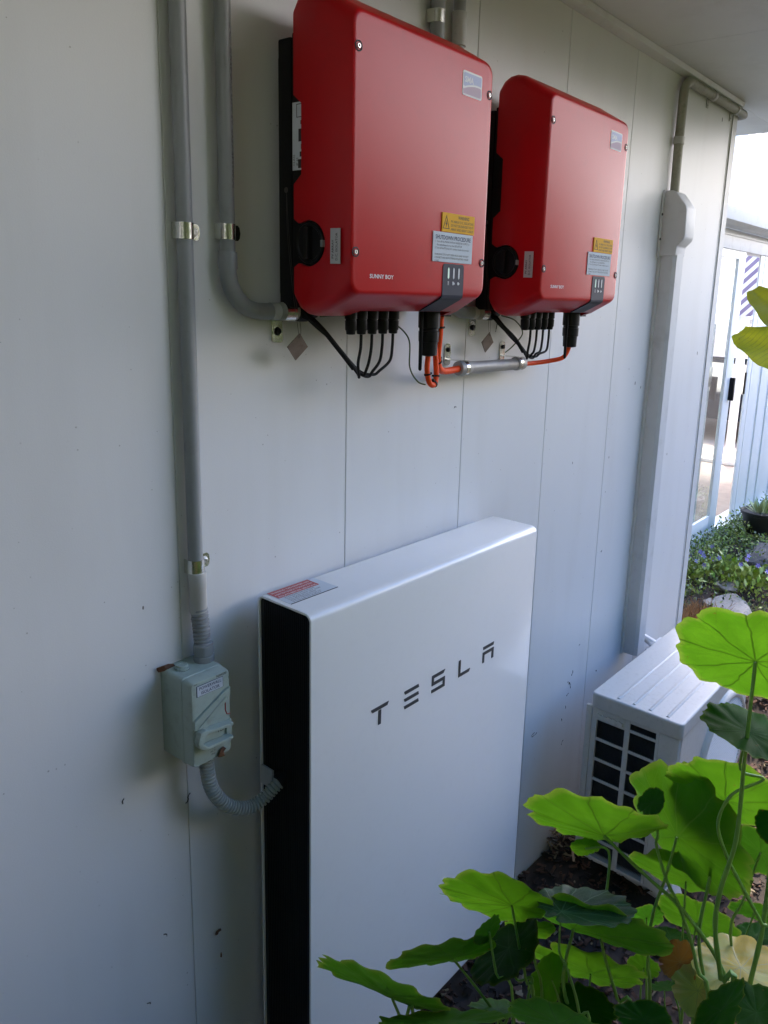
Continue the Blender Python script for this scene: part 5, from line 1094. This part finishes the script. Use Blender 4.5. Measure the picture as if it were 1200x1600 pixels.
t = empty('occluder_tree', (-1.2, -4.4, .05), 'leafy canopy added behind the photographer to block the sky overhead', 'occluder_tree'); r_ = random.Random(50); mb = MB()  # unseen canopy added to cover the sky behind the camera
bl = [(Vector((r_.uniform(-3.6, .9), r_.uniform(-5.6, -1.9), r_.uniform(3.0, 5.0))), r_.uniform(.6, 1.1)) for _ in range(26)]
for i in range(26000):
    b, k = r_.choice(bl); leafquad(mb, b + rv(r_) * k * r_.random() ** .4, r_.uniform(.09, .17), r_.uniform(.05, .09), rv(r_), rv(r_))
mb.build('crown', M_hedge, t, smooth=False)
mb = MB(); mb.tube(smoothpath([(-1.2, -4.4, -.05), (-1.25, -4.35, 1.2), (-1.1, -4.2, 2.4), (-1.2, -3.9, 3.6)], 6), [.16 - .004 * k for k in range(19)], 12)
for b, k in bl[:12]: P = smoothpath([(-1.1, -4.2, 2.4), Vector((-1.1, -4.2, 2.9)).lerp(b, .5), b], 5); mb.tube(P, [.06 * (1 - .07 * j) for j in range(len(P))], 8)
mb.build('trunk', M_trunk, t)
bush('occluder_shrub', 'rounded bush added out of view across the lawn from the house', (.8, -5.0, .05), 2.2, .8, 1.15, 14000, 43)  # unseen, added to hide the low horizon and bounce green on the wall
bush('occluder_shrub', 'low spreading bush added out of view across the lawn, far right', (5.2, -5.2, .05), 2.2, .8, 1.15, 13000, 44)  # unseen, added to darken the low reflection in the inverter fronts
bush('occluder_shrub', 'low leafy bush added out of view to darken the wall foot', (-1.75, -.75, -.1), .55, .5, .55, 7000, 45, (.04, .08))  # unseen, added to darken the lower left of the wall
bush('occluder_shrub', 'knee high leafy bush added out of view to screen the lower wall', (.2, -2.25, .0), 1.2, .45, .95, 15000, 46, (.04, .08))  # unseen, added to block low sky from the lower wall
bush('occluder_shrub', 'long low bush added out of view, facing the outdoor unit across the bed', (2.5, -2.05, .0), 1.4, .45, .9, 15000, 47, (.04, .08))  # added out of view, keeps low horizon light off the wall foot
def big_tree(c, label, H, Rr, seed):  # unseen crowns, added to screen the horizon and send green light back
    t = empty('occluder_tree', c, label, 'occluder_tree'); r_ = random.Random(seed); c = Vector(c); mb = MB()
    bl = [(c + Vector((r_.uniform(-1, 1) * Rr, r_.uniform(-1, 1) * Rr * .7, r_.uniform(.22, .85) * H)), r_.uniform(.3, .5) * Rr) for _ in range(30)]
    for i in range(15000):
        b, k = r_.choice(bl); leafquad(mb, b + rv(r_) * k * r_.random() ** .35, r_.uniform(.14, .30), r_.uniform(.10, .18), rv(r_), rv(r_))
    mb.build('crown', M_tree, t, smooth=False); mb = MB()
    mb.tube(smoothpath([c - Vector((0, 0, .1)), c + Vector((.05, 0, H * .3)), c + Vector((0, .1, H * .6))], 6), [.22 - .012 * k for k in range(13)], 12)
    for b, k in bl[:10]: P = smoothpath([c + Vector((0, 0, H * .28)), (c + Vector((0, 0, H * .45))).lerp(b, .5), b], 5); mb.tube(P, [.08 * (1 - .07 * j) for j in range(len(P))], 8)
    mb.build('trunk', M_trunk, t)
big_tree((1.2, -9.6, .05), 'unseen bushy crown added behind the paling fence, straight out from the battery', 5.2, 2.6, 61)
big_tree((6.2, -11.5, .05), 'unseen bushy crown added behind the right end of the paling fence', 4.6, 2.6, 62)
big_tree((-4.4, -8.6, .05), 'unseen bushy crown added behind the left end of the paling fence', 5.4, 2.6, 63)
big_tree((12.5, -9.8, .05), 'distant bushy crown added out of view beyond the right end of the lawn', 3.4, 2.8, 64)  # added so the lower inverter fronts reflect something dark
big_tree((17, -10.5, .05), 'most distant bushy crown, added out of view to the right past the sunroom', 3.6, 3.0, 65)
fn = empty('occluder_fence', (0, -6.6, .06), 'weathered brown paling fence added out of view along the far side of the lawn', 'fence')  # unseen fence, added to shape the light from the garden side
mb = MB()
for i in range(150): x = -7 + i * .125; mb.box(x, x + .112, -6.6, -6.582, .06, 1.72 + .015 * sin(i * 2.3))
mb.build('palings', M_fence, fn, smooth=False)
mb = MB(); [mb.box(-7, 11.7, -6.581, -6.545, z, z + .07) for z in (.4, 1.3)]; mb.build('rails', M_fence, fn, smooth=False)
# neighbour's pale house seen beyond the car
nh = empty('neighbour_house', (17, 4, 0), 'pale house beyond the parked car, seen through the sunroom', 'house')
mb = MB(); mb.box(15, 22, -.5, 10, -.1, 3.0); mb.build('wall', M_frame, nh, smooth=False)
mb = MB(); mb.prism([(-1, 3.0), (4.75, 5.0), (10.5, 3.0)], 'x', 14.6, 22.4); mb.build('roof', M_roof, nh, smooth=False)
for y in (1.6, 4.5): mb = MB(); mb.box(14.97, 15.0, y, y + 1.4, .9, 2.1); w_ = mb.build('window', M_cwin, nh, smooth=False)
